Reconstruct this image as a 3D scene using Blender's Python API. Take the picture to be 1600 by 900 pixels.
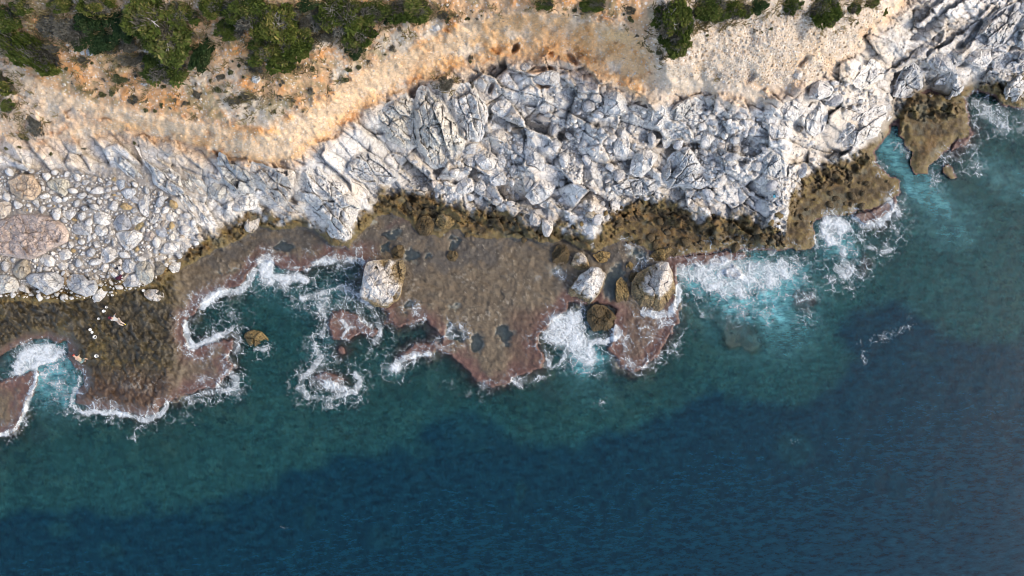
import bpy, bmesh, math, random
import numpy as np

# ------------------------------------------------------------------ scene, camera, light
for o in list(bpy.data.objects):
    bpy.data.objects.remove(o, do_unlink=True)
scene = bpy.context.scene
COL = scene.collection

HC = 66.7            # drone height above the sea, metres
S = 0.0625           # metres per photo pixel at sea level (1600 px -> 100 m)

cam_d = bpy.data.cameras.new("camera")
cam_d.sensor_width = 36.0
cam_d.lens = 36.0 * HC / 100.0
cam_d.clip_start = 0.5
cam_d.clip_end = 9000.0
cam = bpy.data.objects.new("camera", cam_d)
cam.location = (0, 0, HC)
cam.rotation_euler = (0, 0, 0)
COL.objects.link(cam)
scene.camera = cam

SUN_EL, SUN_AZ = 36.0, 96.0      # azimuth clockwise from north (+Y): light from the right
world = bpy.data.worlds.new("World")
scene.world = world
world.use_nodes = True
wn = world.node_tree
bg = wn.nodes["Background"]
sky = wn.nodes.new("ShaderNodeTexSky")
sky.sky_type = 'NISHITA'
sky.sun_disc = False
sky.sun_elevation = math.radians(SUN_EL)
sky.sun_rotation = math.radians(SUN_AZ)
sky.air_density = 0.45
sky.dust_density = 0.6
sky.ozone_density = 0.3
wn.links.new(sky.outputs[0], bg.inputs[0])
bg.inputs[1].default_value = 0.15

sun_d = bpy.data.lights.new("sun", 'SUN')
sun_d.energy = 0.55
sun_d.angle = math.radians(16)
sun_d.color = (1.0, 0.95, 0.87)
sun = bpy.data.objects.new("sun", sun_d)
sun.rotation_euler = (math.radians(90 - SUN_EL), 0, math.radians(180 - SUN_AZ))
sun.location = (60, 30, 90)
COL.objects.link(sun)

vs = scene.view_settings
vs.view_transform = 'Standard'
vs.look = 'None'
vs.exposure = 2.12
vs.gamma = 1.0
vs.use_curve_mapping = False
vs.use_white_balance = True
vs.white_balance_temperature = 8100
vs.white_balance_tint = 8
scene.render.engine = 'CYCLES'
scene.cycles.use_denoising = True
scene.cycles.filter_width = 1.0
scene.cycles.max_bounces = 3
scene.cycles.diffuse_bounces = 2
scene.cycles.glossy_bounces = 1
scene.cycles.use_adaptive_sampling = True
scene.cycles.adaptive_threshold = 0.03
scene.render.use_persistent_data = False
scene.cycles.transparent_max_bounces = 8
scene.cycles.caustics_reflective = False
scene.cycles.caustics_refractive = False

rng = np.random.default_rng(7)
random.seed(7)

# ------------------------------------------------------------------ numpy noise
def _h(ix, iy, seed):
    n = (ix.astype(np.int64) * 374761393 + iy.astype(np.int64) * 668265263 + seed * 974634541) & 0xFFFFFFFF
    n = ((n ^ (n >> 13)) * 1274126177) & 0xFFFFFFFF
    n = ((n ^ (n >> 16)) * 2246822519) & 0xFFFFFFFF
    return ((n ^ (n >> 15)) & 0xFFFFFF).astype(np.float64) / 16777216.0

def vnoise(x, y, seed=0):
    ix = np.floor(x); iy = np.floor(y)
    fx = x - ix; fy = y - iy
    u = fx * fx * fx * (fx * (fx * 6 - 15) + 10)
    v = fy * fy * fy * (fy * (fy * 6 - 15) + 10)
    a = _h(ix, iy, seed); b = _h(ix + 1, iy, seed)
    c = _h(ix, iy + 1, seed); d = _h(ix + 1, iy + 1, seed)
    return (a + (b - a) * u) * (1 - v) + (c + (d - c) * u) * v      # 0..1

def fbm(x, y, octs=4, seed=0, gain=0.5, lac=2.03):
    s = 0.0; a = 1.0; t = 0.0
    for k in range(octs):
        s = s + a * vnoise(x, y, seed + 17 * k); t += a
        x = x * lac + 13.7; y = y * lac - 7.3; a *= gain
    return s / t * 2 - 1                                           # -1..1

def ridged(x, y, octs=4, seed=0):
    s = 0.0; a = 1.0; t = 0.0
    for k in range(octs):
        s = s + a * (1 - np.abs(vnoise(x, y, seed + 31 * k) * 2 - 1)); t += a
        x = x * 2.1 + 5.1; y = y * 2.1 + 1.7; a *= 0.5
    return s / t

def worley(x, y, seed=0, jit=0.9):
    ix = np.floor(x); iy = np.floor(y)
    f1 = np.full(x.shape, 9.0); f2 = np.full(x.shape, 9.0); cid = np.zeros(x.shape)
    for dx in (-1, 0, 1):
        for dy in (-1, 0, 1):
            cx = ix + dx; cy = iy + dy
            qx = cx + 0.5 + jit * (_h(cx, cy, seed) - 0.5)
            qy = cy + 0.5 + jit * (_h(cx, cy, seed + 5) - 0.5)
            d = np.hypot(qx - x, qy - y)
            m = d < f1
            f2 = np.where(m, f1, np.minimum(f2, d))
            cid = np.where(m, _h(cx, cy, seed + 9), cid)
            f1 = np.where(m, d, f1)
    return f1, f2, cid

def facets(x, y, seed=0, tilt=1.0, jit=0.95):
    """broken rock: every cell a tilted flat face; returns height, crack distance, cell id"""
    ix = np.floor(x); iy = np.floor(y)
    f1 = np.full(x.shape, 9.0); f2 = np.full(x.shape, 9.0); h = np.zeros(x.shape); cid = np.zeros(x.shape)
    for dx in (-1, 0, 1):
        for dy in (-1, 0, 1):
            cx = ix + dx; cy = iy + dy
            ex = x - (cx + 0.5 + jit * (_h(cx, cy, seed) - 0.5)); ey = y - (cy + 0.5 + jit * (_h(cx, cy, seed + 5) - 0.5))
            d = np.hypot(ex, ey); m = d < f1
            f2 = np.where(m, f1, np.minimum(f2, d))
            k = _h(cx, cy, seed + 9)
            hh = (k - .5) + tilt * ((_h(cx, cy, seed + 21) - .5) * ex + (_h(cx, cy, seed + 22) - .5) * ey) * 2
            h = np.where(m, hh, h); cid = np.where(m, k, cid)
            f1 = np.where(m, d, f1)
    return h, f2 - f1, cid

def sstep(a, b, x):
    t = np.clip((x - a) / (b - a), 0, 1)
    return t * t * (3 - 2 * t)

def lerp(a, b, t):
    return a + (b - a) * t

def mixc(c, col, m):
    return c + (np.asarray(col, float) - c) * np.clip(m, 0, 1)[..., None]

def unproject(px, py, z):
    k = S * (HC - z) / HC
    return (np.asarray(px, float) - 800.0) * k, (450.0 - np.asarray(py, float)) * k

def project(X, Y, z):
    k = S * (HC - z) / HC
    return X / k + 800.0, 450.0 - Y / k

# ------------------------------------------------------------------ signed distance maps (photo-pixel plan)
GX0, GX1, GY0, GY1, GS = -700, 2300, -500, 1400, 4
gx = np.arange(GX0, GX1 + 1, GS, dtype=float)
gy = np.arange(GY0, GY1 + 1, GS, dtype=float)
GXX, GYY = np.meshgrid(gx, gy)

def seg_dist(X, Y, p, q):
    ax, ay = p; bx, by = q
    dx, dy = bx - ax, by - ay
    L = dx * dx + dy * dy + 1e-9
    t = np.clip(((X - ax) * dx + (Y - ay) * dy) / L, 0, 1)
    return np.hypot(X - (ax + t * dx), Y - (ay + t * dy))

def poly_sdf(X, Y, poly):
    """positive inside"""
    d = np.full(X.shape, 1e9); ins = np.zeros(X.shape, bool)
    n = len(poly)
    for i in range(n):
        p = poly[i]; q = poly[(i + 1) % n]
        d = np.minimum(d, seg_dist(X, Y, p, q))
        (ax, ay), (bx, by) = p, q
        if ay != by:
            c = ((ay > Y) != (by > Y)) & (X < (bx - ax) * (Y - ay) / (by - ay) + ax)
            ins ^= c
    return np.where(ins, d, -d)

def line_dist(X, Y, pts):
    d = np.full(X.shape, 1e9)
    for i in range(len(pts) - 1):
        d = np.minimum(d, seg_dist(X, Y, pts[i], pts[i + 1]))
    return d

class Map:
    """a field on the coarse plan grid, looked up bilinearly"""
    def __init__(self, a): self.a = a
    def __call__(self, x, y):
        fx = np.clip((x - GX0) / GS, 0, self.a.shape[1] - 1.001)
        fy = np.clip((y - GY0) / GS, 0, self.a.shape[0] - 1.001)
        ix = fx.astype(int); iy = fy.astype(int); u = fx - ix; v = fy - iy
        A = self.a
        return (A[iy, ix] * (1 - u) + A[iy, ix + 1] * u) * (1 - v) + (A[iy + 1, ix] * (1 - u) + A[iy + 1, ix + 1] * u) * v

LAND = [(-700, 430), (-200, 455), (0, 472), (60, 476), (130, 470), (200, 458), (255, 448), (275, 425), (322, 402), (365, 380),
        (405, 358), (445, 362), (480, 356), (505, 372), (520, 388), (545, 386), (562, 368), (585, 345), (612, 335), (632, 345),
        (655, 366), (690, 372), (712, 360), (730, 372), (765, 376), (800, 372), (835, 378), (862, 384), (885, 378), (905, 392),
        (930, 396), (952, 386), (968, 378), (990, 382), (1015, 392), (1045, 398), (1060, 402), (1100, 396), (1150, 388),
        (1195, 388), (1235, 392), (1268, 390), (1276, 372), (1272, 348), (1290, 338), (1320, 340), (1345, 330), (1385, 318),
        (1408, 300), (1406, 282), (1385, 268), (1368, 256), (1366, 238), (1380, 225), (1390, 205), (1402, 190), (1412, 178), (1420, 150),
        (1455, 140), (1500, 160), (1512, 150), (1524, 140), (1540, 146), (1556, 150), (1568, 168), (1590, 168), (1625, 165),
        (1680, 130), (1800, 60), (2300, -200), (2300, -500), (-700, -500)]
PIER = [(1404, 192), (1398, 160), (1420, 140), (1500, 150), (1513, 168), (1512, 195), (1522, 206), (1512, 216), (1492, 222), (1478, 236),
        (1458, 254), (1447, 272), (1428, 271), (1420, 256), (1424, 240), (1412, 226), (1406, 212)]
ISLET = [(1469, 262), (1478, 256), (1490, 266), (1496, 279), (1487, 281), (1474, 272)]
REEF_W = [(-700, 560), (-200, 560), (0, 560), (20, 545), (45, 532), (75, 527), (104, 536), (110, 546), (103, 558), (117, 572), (129, 582),
          (130, 598), (121, 616), (121, 632), (145, 637), (178, 640), (210, 647), (242, 648), (258, 628), (300, 612), (335, 604),
          (348, 592), (362, 572), (354, 558), (362, 543), (352, 530), (330, 536), (292, 548), (287, 520), (286, 502),
          (302, 488), (320, 470), (345, 456), (375, 444), (392, 424), (410, 404), (440, 420), (470, 424), (510, 405), (560, 402), (575, 408),
          (600, 470), (632, 480), (640, 300), (300, 300), (-700, 400)]
REEF_M = [(560, 330), (565, 400), (575, 470), (606, 484), (604, 502), (622, 510), (645, 505), (664, 498), (680, 512), (694, 524), (692, 536),
          (668, 538), (645, 540), (628, 552), (622, 562), (640, 558), (664, 552), (680, 546), (700, 552), (722, 566), (740, 588), (756, 600), (790, 597),
          (822, 584), (846, 574), (850, 560), (836, 540), (838, 526), (856, 508), (882, 488), (888, 470), (910, 476), (930, 470), (965, 480),
          (958, 520), (952, 548), (968, 570), (988, 577), (1012, 570), (1030, 552), (1040, 530), (1058, 505), (1056, 470), (1060, 380), (900, 330)]
REEF_L = [(-700, 610), (-100, 612), (0, 598), (30, 585), (58, 579), (56, 600), (40, 640), (25, 668), (0, 679), (-100, 700), (-700, 720)]
REEF_S = [[(514, 502), (528, 486), (548, 487), (560, 500), (575, 512), (590, 514), (582, 526), (560, 518), (546, 530), (520, 531)],
          [(490, 590), (503, 583), (522, 587), (540, 595), (530, 599), (508, 597)],
          [(526, 546), (534, 541), (541, 550), (536, 556), (528, 553)],
          [(1134, 420), (1148, 416), (1160, 428), (1150, 436), (1140, 432)],
          [(340, 535), (362, 530), (362, 545), (352, 562), (362, 572), (345, 590), (335, 575)],
          [(1042, 396), (1075, 402), (1108, 396), (1160, 392), (1168, 400), (1130, 412), (1080, 414), (1052, 420), (1036, 408)],
          [(1335, 340), (1380, 318), (1402, 306), (1398, 326), (1370, 344), (1350, 350)],
          [(1496, 218), (1512, 200), (1524, 206), (1512, 220), (1484, 238)]]
REEF_SUB = [[(1220, 462), (1245, 452), (1272, 458), (1280, 474), (1262, 490), (1236, 488)],
            [(1336, 404), (1352, 398), (1362, 412), (1350, 428), (1338, 424)],
            [(1065, 470), (1110, 500), (1140, 540), (1180, 560), (1200, 540), (1170, 500), (1120, 480)]]
DEEP = [(-700, 815), (0, 808), (60, 792), (150, 797), (260, 802), (330, 782), (400, 766), (455, 730), (540, 716), (600, 706), (650, 686),
        (700, 646), (740, 634), (775, 645), (795, 665), (805, 690), (840, 702), (880, 686), (930, 673), (1000, 660), (1060, 640),
        (1100, 610), (1180, 628), (1260, 626), (1300, 600), (1335, 560), (1305, 520), (1330, 478), (1400, 468), (1440, 500),
        (1470, 522), (1530, 534), (1600, 525), (2300, 420), (2300, 1400), (-700, 1400)]
SAND = [(1380, 215), (1400, 225), (1425, 262), (1450, 268), (1478, 300), (1496, 348), (1470, 345), (1440, 322), (1412, 318), (1408, 280), (1374, 258)]
SAND2 = [(1528, 250), (1560, 268), (1592, 284), (1590, 292), (1560, 284), (1535, 268)]

m_land = Map(np.maximum(poly_sdf(GXX, GYY, LAND), poly_sdf(GXX, GYY, PIER)))
m_land = Map(np.maximum(m_land.a, poly_sdf(GXX, GYY, ISLET)))
m_pier = Map(np.maximum(poly_sdf(GXX, GYY, PIER), poly_sdf(GXX, GYY, ISLET)))
m_reefw = Map(poly_sdf(GXX, GYY, REEF_W))
m_reefm = Map(poly_sdf(GXX, GYY, REEF_M))
_r = np.maximum(np.maximum(m_reefw.a, m_reefm.a), poly_sdf(GXX, GYY, REEF_L))
for p in REEF_S: _r = np.maximum(_r, poly_sdf(GXX, GYY, p))
m_reef = Map(_r)
_r = np.full(GXX.shape, -1e9)
for p in REEF_SUB: _r = np.maximum(_r, poly_sdf(GXX, GYY, p))
m_sub = Map(_r)
m_deep = Map(poly_sdf(GXX, GYY, DEEP))
m_sand = Map(np.maximum(poly_sdf(GXX, GYY, SAND), poly_sdf(GXX, GYY, SAND2)))

# break lines of the slope: y (photo px) against x
def curve(pts):
    xs = [p[0] for p in pts]; ys = [p[1] for p in pts]
    return lambda x: np.interp(x, xs, ys)
cB = curve([(-700, 420), (0, 446), (200, 436), (250, 425), (300, 385), (350, 350), (400, 330), (450, 338), (500, 352), (545, 368), (570, 325), (600, 296),
            (640, 300), (700, 318), (780, 322), (825, 345), (870, 345), (900, 352), (925, 372), (945, 345), (975, 318), (1010, 306), (1050, 308),
            (1085, 330), (1120, 338), (1160, 330), (1200, 352), (1228, 350), (1236, 300), (1270, 255), (1330, 238), (1395, 198), (1420, 150),
            (1450, 150), (1500, 140), (1560, 125), (1600, 118), (1800, 30), (2300, -230)])
cC = curve([(-700, 220), (0, 215), (60, 225), (120, 212), (200, 212), (260, 218), (300, 232), (350, 246), (400, 258), (450, 256), (500, 226), (545, 190),
            (590, 160), (640, 138), (700, 118), (745, 105), (800, 96), (850, 98), (900, 104), (940, 128), (985, 148), (1020, 158), (1060, 146),
            (1100, 140), (1150, 160), (1200, 150), (1250, 138), (1300, 108), (1345, 72), (1390, 30), (1430, -20), (1600, -140), (2300, -400)])
cD = curve([(-700, 90), (0, 105), (40, 135), (100, 160), (170, 175), (240, 185), (320, 196), (400, 208), (440, 192), (500, 158), (560, 118), (640, 76), (700, 48),
            (760, 28), (830, 20), (900, 24), (960, 42), (1000, 56), (1040, 100), (1100, 96), (1200, 80), (1280, 55), (1340, 20), (1400, -40), (1600, -220), (2300, -450)])
hC = curve([(-700, 6.5), (0, 6.5), (200, 6.8), (400, 6.8), (600, 8.5), (850, 10.5), (1000, 10), (1200, 9), (1400, 9), (2300, 9)])
hD = curve([(-700, 10), (0, 9.6), (300, 9.6), (400, 10), (600, 12.5), (850, 15.5), (1000, 14.5), (1100, 12.5), (1300, 12), (1500, 13), (2300, 14)])

def broad_height(x, y):
    """smooth land height over the plan (photo px), no small relief"""
    b = cB(x); c = np.minimum(cC(x), b - 15); d = np.minimum(cD(x), c - 8)
    hb = 2.3; hc = hC(x); hd = hD(x)
    top = d - 420; htop = hd + 13
    far = d - 6000; hfar = hd + 26
    h = np.where(y > b, 2.3 + (b - y) * 0.05,
        np.where(y > c, hb + (hc - hb) * np.clip((b - y) / (b - c), 0, 1) ** 1.1,
        np.where(y > d, hc + (hd - hc) * np.clip((c - y) / (c - d), 0, 1) ** np.interp(x, [480, 700, 1000, 1050], [1, 2.1, 2.1, 1]),
        np.where(y > top, hd + (htop - hd) * (d - y) / (d - top),
                 htop + (hfar - htop) * np.clip((top - y) / (top - far), 0, 1)))))
    dl = m_land(x, y)
    shore = np.interp(dl, [-20, 0, 5, 16, 40, 80, 140, 260], [-1.0, 0.05, 0.75, 1.5, 3.2, 6.5, 12, 40])
    h = np.minimum(h, np.where(x > 1200, shore, shore + 0.3))
    dp = m_pier(x, y)
    h = np.where((dp > -3) & (y > 142), np.minimum(h, 0.2 + 0.09 * np.clip(dp, 0, 12) + 0.01 * np.clip(260 - y, 0, 200)), h)
    return h

HOLES = [(842, 108, 20, 5, -.15, 1.6), (806, 74, 5, 9, .5, 1.3), (893, 92, 5, 10, -.7, 1.0), (768, 136, 4, 10, .4, 1.4), (848, 133, 12, 5, 0, 1.2),
         (885, 208, 16, 9, -.4, 1.3), (875, 212, 8, 7, 0, 1.0), (1025, 210, 10, 7, .2, 1.3), (1085, 228, 10, 7, .4, 1.2), (1165, 220, 13, 8, .5, 1.1),
         (960, 252, 10, 6, 0, .9), (1012, 272, 9, 5, -.2, .9), (765, 178, 4, 14, .1, 1.2), (1246, 195, 8, 12, 0, 1.2), (1290, 150, 8, 5, 0, .9), (1330, 166, 22, 4, -.3, .9),
         (1255, 95, 4, 12, .7, .7), (1172, 120, 7, 12, .5, .6), (1470, 90, 9, 5, .6, 1.0), (1530, 40, 4, 44, .72, .9), (1445, 104, 7, 6, 0, 1.0), (1500, 72, 8, 8, 0, 1.0),
         (548, 196, 8, 4, .6, .8), (575, 205, 18, 4, .6, .9), (340, 240, 14, 3, .7, .8), (30, 268, 16, 5, .3, 1.0), (648, 215, 3, 18, .1, 1.0), (930, 196, 6, 5, 0, .9),
         (1160, 252, 9, 8, .3, .9), (1175, 268, 7, 7, 0, .8), (870, 248, 6, 4, 0, .6), (945, 285, 4, 12, 0, .8), (710, 285, 6, 5, .3, .7), (728, 258, 5, 4, 0, .6), (890, 172, 5, 8, .5, .8)]

def holes(x, y):
    h = np.zeros(x.shape)
    for cx, cy, rx, ry, a, dep in HOLES:
        m = (np.abs(x - cx) < 60) & (np.abs(y - cy) < 60)
        if not m.any(): continue
        dx = x[m] - cx; dy = y[m] - cy; ca, sa = math.cos(a), math.sin(a)
        u = (dx * ca + dy * sa) / rx; v = (-dx * sa + dy * ca) / ry
        h[m] -= .7 * dep * (1 - sstep(0.5, 1.25, np.hypot(u, v) + .25 * fbm(x[m] / 5, y[m] / 5, 3, 99)))
    return h
POOLS = [(442, 388, 24, 12, -.2, .5), (612, 366, 16, 14, .5, .6), (710, 378, 6, 12, .1, .6), (672, 398, 6, 5, 0, .5), (748, 538, 12, 14, .2, .7), (787, 522, 19, 17, .3, .7),
         (712, 478, 14, 8, .1, .4), (713, 522, 16, 17, 0, 1.1), (640, 480, 7, 6, 0, .7), (960, 440, 16, 34, .25, .9), (585, 350, 12, 8, .4, .5), (645, 400, 14, 10, 0, .5), (600, 388, 10, 8, 0, .8),
         (340, 432, 6, 5, 0, .4), (365, 420, 14, 4, -.5, .35), (995, 398, 20, 12, .2, .7), (870, 425, 18, 10, .2, .35), (1475, 200, 14, 8, 0, .4), (1300, 300, 10, 8, 0, .4), (690, 366, 10, 5, 0, .4)]
def pools(x, y):
    h = np.zeros(x.shape)
    wx = x + 11 * fbm(x / 13, y / 13, 3, 91); wy = y + 11 * fbm(x / 13, y / 13, 3, 92)
    for cx, cy, rx, ry, a, dep in POOLS:
        m = (np.abs(x - cx) < 60) & (np.abs(y - cy) < 60)
        if not m.any(): continue
        dx = wx[m] - cx; dy = wy[m] - cy; ca, sa = math.cos(a), math.sin(a)
        u = (dx * ca + dy * sa) / rx; v = (-dx * sa + dy * ca) / ry
        h[m] -= dep * (1 - sstep(0.25, 1.15, np.hypot(u, v)))
    return h
SHOALS = [(650, 704, 32, 22, .3), (482, 812, 14, 26, .2), (335, 808, 30, 20, 0), (90, 832, 22, 16, 0), (600, 845, 34, 24, .4), (745, 702, 10, 8, 0), (1240, 700, 40, 30, 0),
          (1390, 760, 40, 24, .4), (1470, 790, 30, 40, 0), (1545, 475, 52, 34, .5), (1490, 500, 36, 26, .4), (815, 770, 14, 18, 0), (1440, 560, 40, 14, .1), (850, 660, 40, 26, 0), (1230, 590, 60, 26, 0),
          (170, 860, 30, 20, 0), (1010, 790, 16, 12, 0)]

def sea_depth(x, y):
    wx = x + 17 * fbm(x / 60, y / 60, 5, 3, .62); wy = y + 17 * fbm(x / 60, y / 60, 5, 4, .62)
    dd = m_deep(wx, wy)
    dn = np.maximum(m_land(wx, wy), m_reef(wx, wy))       # negative in the sea
    off = np.clip(-dn, 0, 600)
    dep = 0.9 + 0.016 * np.clip(off, 0, 110) + 0.002 * off
    dep = dep + sstep(-20, 26, dd + 14 * fbm(x / 14, y / 14, 3, 33)) * 2.6 + .6 * np.exp(-((dd - 14) / 14) ** 2) + 0.012 * np.clip(dd, 0, 400)
    dep = dep + 0.55 * fbm(x / 90, y / 90, 3, 8) * sstep(0, 60, off)
    for cx, cy, rx, ry, a in SHOALS:
        m = (np.abs(x - cx) < 140) & (np.abs(y - cy) < 140)
        if not m.any(): continue
        dx = wx[m] - cx; dy = wy[m] - cy; ca, sa = math.cos(a), math.sin(a)
        u = (dx * ca + dy * sa) / rx; v = (-dx * sa + dy * ca) / ry
        k = 1 - sstep(0.5, 1.25, np.hypot(u, v))
        dep[m] = lerp(dep[m], np.minimum(dep[m], 3.0), k * 0.4)
    ds = m_sand(wx, wy)
    dep = lerp(dep, 1.5, sstep(-12, 8, ds))
    du = m_sub(wx, wy)
    dep = lerp(dep, np.minimum(dep, 0.38), sstep(-8, 4, du) * 0.95)
    return np.clip(dep, 0.25, 30)

def height_col(x, y, want_col=True):
    """full relief, albedo and surface attributes of the land, reef and sea floor"""
    n1 = fbm(x / 26, y / 26, 4, 11); n2 = fbm(x / 9, y / 9, 4, 12); n3 = fbm(x / 4.2, y / 4.2, 3, 13)
    wx = x + 5.0 * fbm(x / 13, y / 13, 3, 21); wy = y + 5.0 * fbm(x / 13, y / 13, 3, 22)
    dl = m_land(wx, wy); dr = m_reef(wx, wy)
    bl = broad_height(wx, wy)
    b = cB(x); c = cC(x); d = cD(x)
    yj = y + 13 * n1 + 8 * n2
    # --- rock zone weights on land
    soil = sstep(6, -16, yj - d)                                 # above the scarp edge
    scarp = sstep(8, -10, yj - c) * (1 - soil)
    gully = scarp * (1 - sstep(1000, 1040, x))
    algae = sstep(-12, 10, yj - b + 8 * n2 + 10 * fbm(x / 34, y / 34, 3, 15))
    algae = np.maximum(algae, sstep(28, 12, dl + 5 * n2) * (x > 1230))
    algae = np.where(m_pier(x, y) > -6, np.maximum(algae, sstep(142, 158, y + 8 * n2)), algae)
    rock = np.clip(1 - soil - scarp - algae, 0, 1)
    gravel_r = sstep(1000, 1040, x) * sstep(30, -10, yj - (c - 10))   # pale scree slope, right
    gravel_r *= sstep(1420, 1380, x + 0.55 * (y - 20))
    strata = sstep(1370, 1420, x + 0.55 * y * 0.4) * sstep(150, 110, y - 0.0 * x)
    beach = sstep(330, 250, x + 0.5 * (y - 330)) * sstep(-8, 8, y - (262 + 10 * n1)) * (1 - algae)
    # --- relief
    fwx = x + .3 * (wx - x); fwy = y + .3 * (wy - y)
    rx_ = fwx * .86 + fwy * .5; ry_ = -fwx * .5 + fwy * .86
    fh, fe, cid = facets(rx_ / 21, ry_ / 15, 5, 1.5)
    gh, ge, gid = facets(rx_ / 8.5, ry_ / 6.5, 6, 1.3)
    blocks = fh * 1.0 - 0.45 * np.exp(-fe / 0.07)
    blocks2 = gh * 0.45 - 0.18 * np.exp(-ge / 0.10)
    ca, sa = math.cos(-0.92), math.sin(-0.92)
    us = (wx * ca - wy * -sa); us = wx * 0.60 + wy * 0.80; vsn = -wx * 0.80 + wy * 0.60
    st = ridged(us / 11, vsn / 70, 4, 41) - 0.55
    st_l = ridged((wx * 0.72 - wy * 0.70) / 12, (wx * 0.70 + wy * 0.72) / 60, 4, 43) - 0.55
    bh, be, bid = facets(rx_ / 52 + 7, ry_ / 34, 7, 1.7)
    big = bh * 2.0 - .8 * np.exp(-be / .035)
    bm = sstep(.0, .35, fbm(x / 42, y / 42, 3, 45))
    rel = rock * (.22 * big + bm * (0.22 * blocks + 0.24 * blocks2) + (1 - bm) * (.30 * big + .34 * blocks + .10 * blocks2 + .05 * n2) + 0.32 * n1 + 0.08 * n3)
    left_rock = rock * sstep(660, 560, x) * (1 - beach)
    sh_, se_, _ = facets((fwx * 0.72 - fwy * 0.70) / 21, (fwx * 0.70 + fwy * 0.72) / 62, 46, 1.5)
    rel = rel * (1 - 0.85 * left_rock) + left_rock * (.8 * sh_ - .25 * np.exp(-se_ / .05) + .22 * st_l + .16 * blocks2 + 0.12 * n2)
    rel = rel * (1 - 0.8 * beach) + beach * 0.12 * n3
    th_, te_, _ = facets(us / 15, vsn / 70, 47, 1.7)
    rel = rel * (1 - 0.8 * strata * rock) + strata * rock * (.35 * st + .65 * th_ - .3 * np.exp(-te_ / .05) + .3 * blocks2)
    rel = rel + .04 * scarp * n3 + gully * (1 - .75 * line_band(x, y)) * (0.24 * (ridged((x + .35 * y + 14 * n1) / 23, y / 70, 4, 44) - .6) + .3 * n1 + .45 * fh * sstep(.15, .5, n1) + .05 * blocks2 + 0.04 * n2 + 0.05 * n3)
    rel = rel + soil * (0.30 * n1 + 0.05 * n2 + 0.06 * n3) + gravel_r * 0.02 * n3
    rel = rel + algae * (0.55 * blocks + 0.6 * blocks2 + 0.35 * n2 + 0.20 * n3)
    rel = rel * sstep(-2, 12, dl) * (1 - .8 * sstep(-3, 3, m_occ(x, y)))
    land = bl + rel + holes(x, y) * (1 - 0.3 * algae)
    land = np.where(dl > 0, np.maximum(land, 0.12 + 0.25 * sstep(0, 14, dl) + 0.12 * n2), land)
    # --- reef flats
    pl = pools(x, y)
    shelf_w = sstep(300, 255, x) * sstep(-20, 20, m_reefw(x, y))
    reef = 0.17 + 0.10 * n1 + 0.08 * n2 + 0.04 * n3 + .07 * blocks2 + .06 * fh * sstep(-.1, .4, n1) + 0.12 * sstep(10, -2, dr) + 0.5 * pl
    shelf_h = 0.8 + 0.16 * n1 + 0.35 * blocks2 + 0.16 * n2 + 0.12 * n3 + 0.55 * st_l * sstep(580, 520, y + 12 * n1)
    reef = lerp(reef, np.minimum(shelf_h, 0.15 + 0.045 * np.clip(dr, 0, 40)), shelf_w)
    dep = sea_depth(x, y)
    q1, q2, qid = worley(wx / 20, wy / 20, 61)
    bed = -dep + np.clip(0.32 * n2 + 0.28 * n1 + 0.4 * (qid - .5) * sstep(0.9, 0.2, q1), -0.8, 0.8) * np.clip(dep / 3, .3, 1)
    reef = lerp(bed, reef, np.maximum(sstep(-6, 1.5, dr), .72 * sstep(-30, 0, dr + 9 * n1 + 5 * n2)))
    H = np.where(dl > -1, np.maximum(land, reef), reef)
    H = np.where(dl > -8, np.maximum(H, lerp(bed, np.maximum(land, bed), sstep(-8, 0, dl))), H)
    H = np.where(H > 0.03, np.maximum(H, 0.06), H)
    if not want_col:
        return H
    # --- albedo
    v = fbm(x / 60, y / 60, 3, 71); w3 = fbm(x / 3.2, y / 3.2, 2, 72)
    lime = np.empty(x.shape + (3,)); lime[:] = (0.60, 0.575, 0.545)
    lime = mixc(lime, (0.40, 0.39, 0.38), sstep(0.0, 0.6, n2 + 0.5 * w3) * 0.75)
    lime = lime * (1 + .22 * (bid - .5) + .16 * (cid - .5))[..., None]
    lime = mixc(lime, (0.58, 0.48, 0.375), sstep(-0.05, 0.5, v + 0.4 * n1 + .25 * n2) * 0.6)
    lime = mixc(lime, (0.52, 0.36, 0.24), sstep(28, 0, y - c + 10 * n2) * 0.65)
    dark = mixc(lime, (0.15, 0.12, 0.09), np.maximum(np.exp(-fe / 0.05) * bm, np.exp(-be / .03)) * 0.5 * (1 - .6 * left_rock))
    col = dark
    col = mixc(col, (0.22, 0.195, 0.17), beach * (0.8 + 0.3 * n2))
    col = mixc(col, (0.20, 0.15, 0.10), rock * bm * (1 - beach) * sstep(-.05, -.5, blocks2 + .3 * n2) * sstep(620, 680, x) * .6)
    # scarp: peach, orange and beige bands
    sc = np.empty_like(col); sc[:] = (0.64, 0.40, 0.215)
    sc = mixc(sc, (0.58, 0.30, 0.125), sstep(-0.05, 0.5, n1 + 0.35 * v + 0.25 * n2))
    sc = mixc(sc, (0.62, 0.50, 0.38), sstep(0.1, 0.6, -n1 + 0.4 * n2))
    sc = mixc(sc, (0.50, 0.21, 0.07), sstep(0.35, 0.8, n2 + 0.5 * n1) * 0.5)
    sc = mixc(sc, (0.52, 0.42, 0.33), sstep(0.15, 0.6, fbm(x / 22, y / 22, 3, 77)) * 0.6 * sstep(-26, 0, y - c))
    dk = np.exp(-(((x - 885) / 60) ** 2 + ((y - 62 - 0.15 * (x - 885)) / 24) ** 2))
    sc = mixc(sc, (0.60, 0.29, 0.105), dk * (0.6 + 0.5 * n2))
    sc = mixc(sc, (0.66, 0.44, 0.235), np.exp(-(((x - 965) / 26) ** 2 + ((y - 55) / 14) ** 2)))
    sc = mixc(sc, (0.58, 0.49, 0.40), sstep(210, 120, x) * (0.5 + 0.5 * n1))
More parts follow.
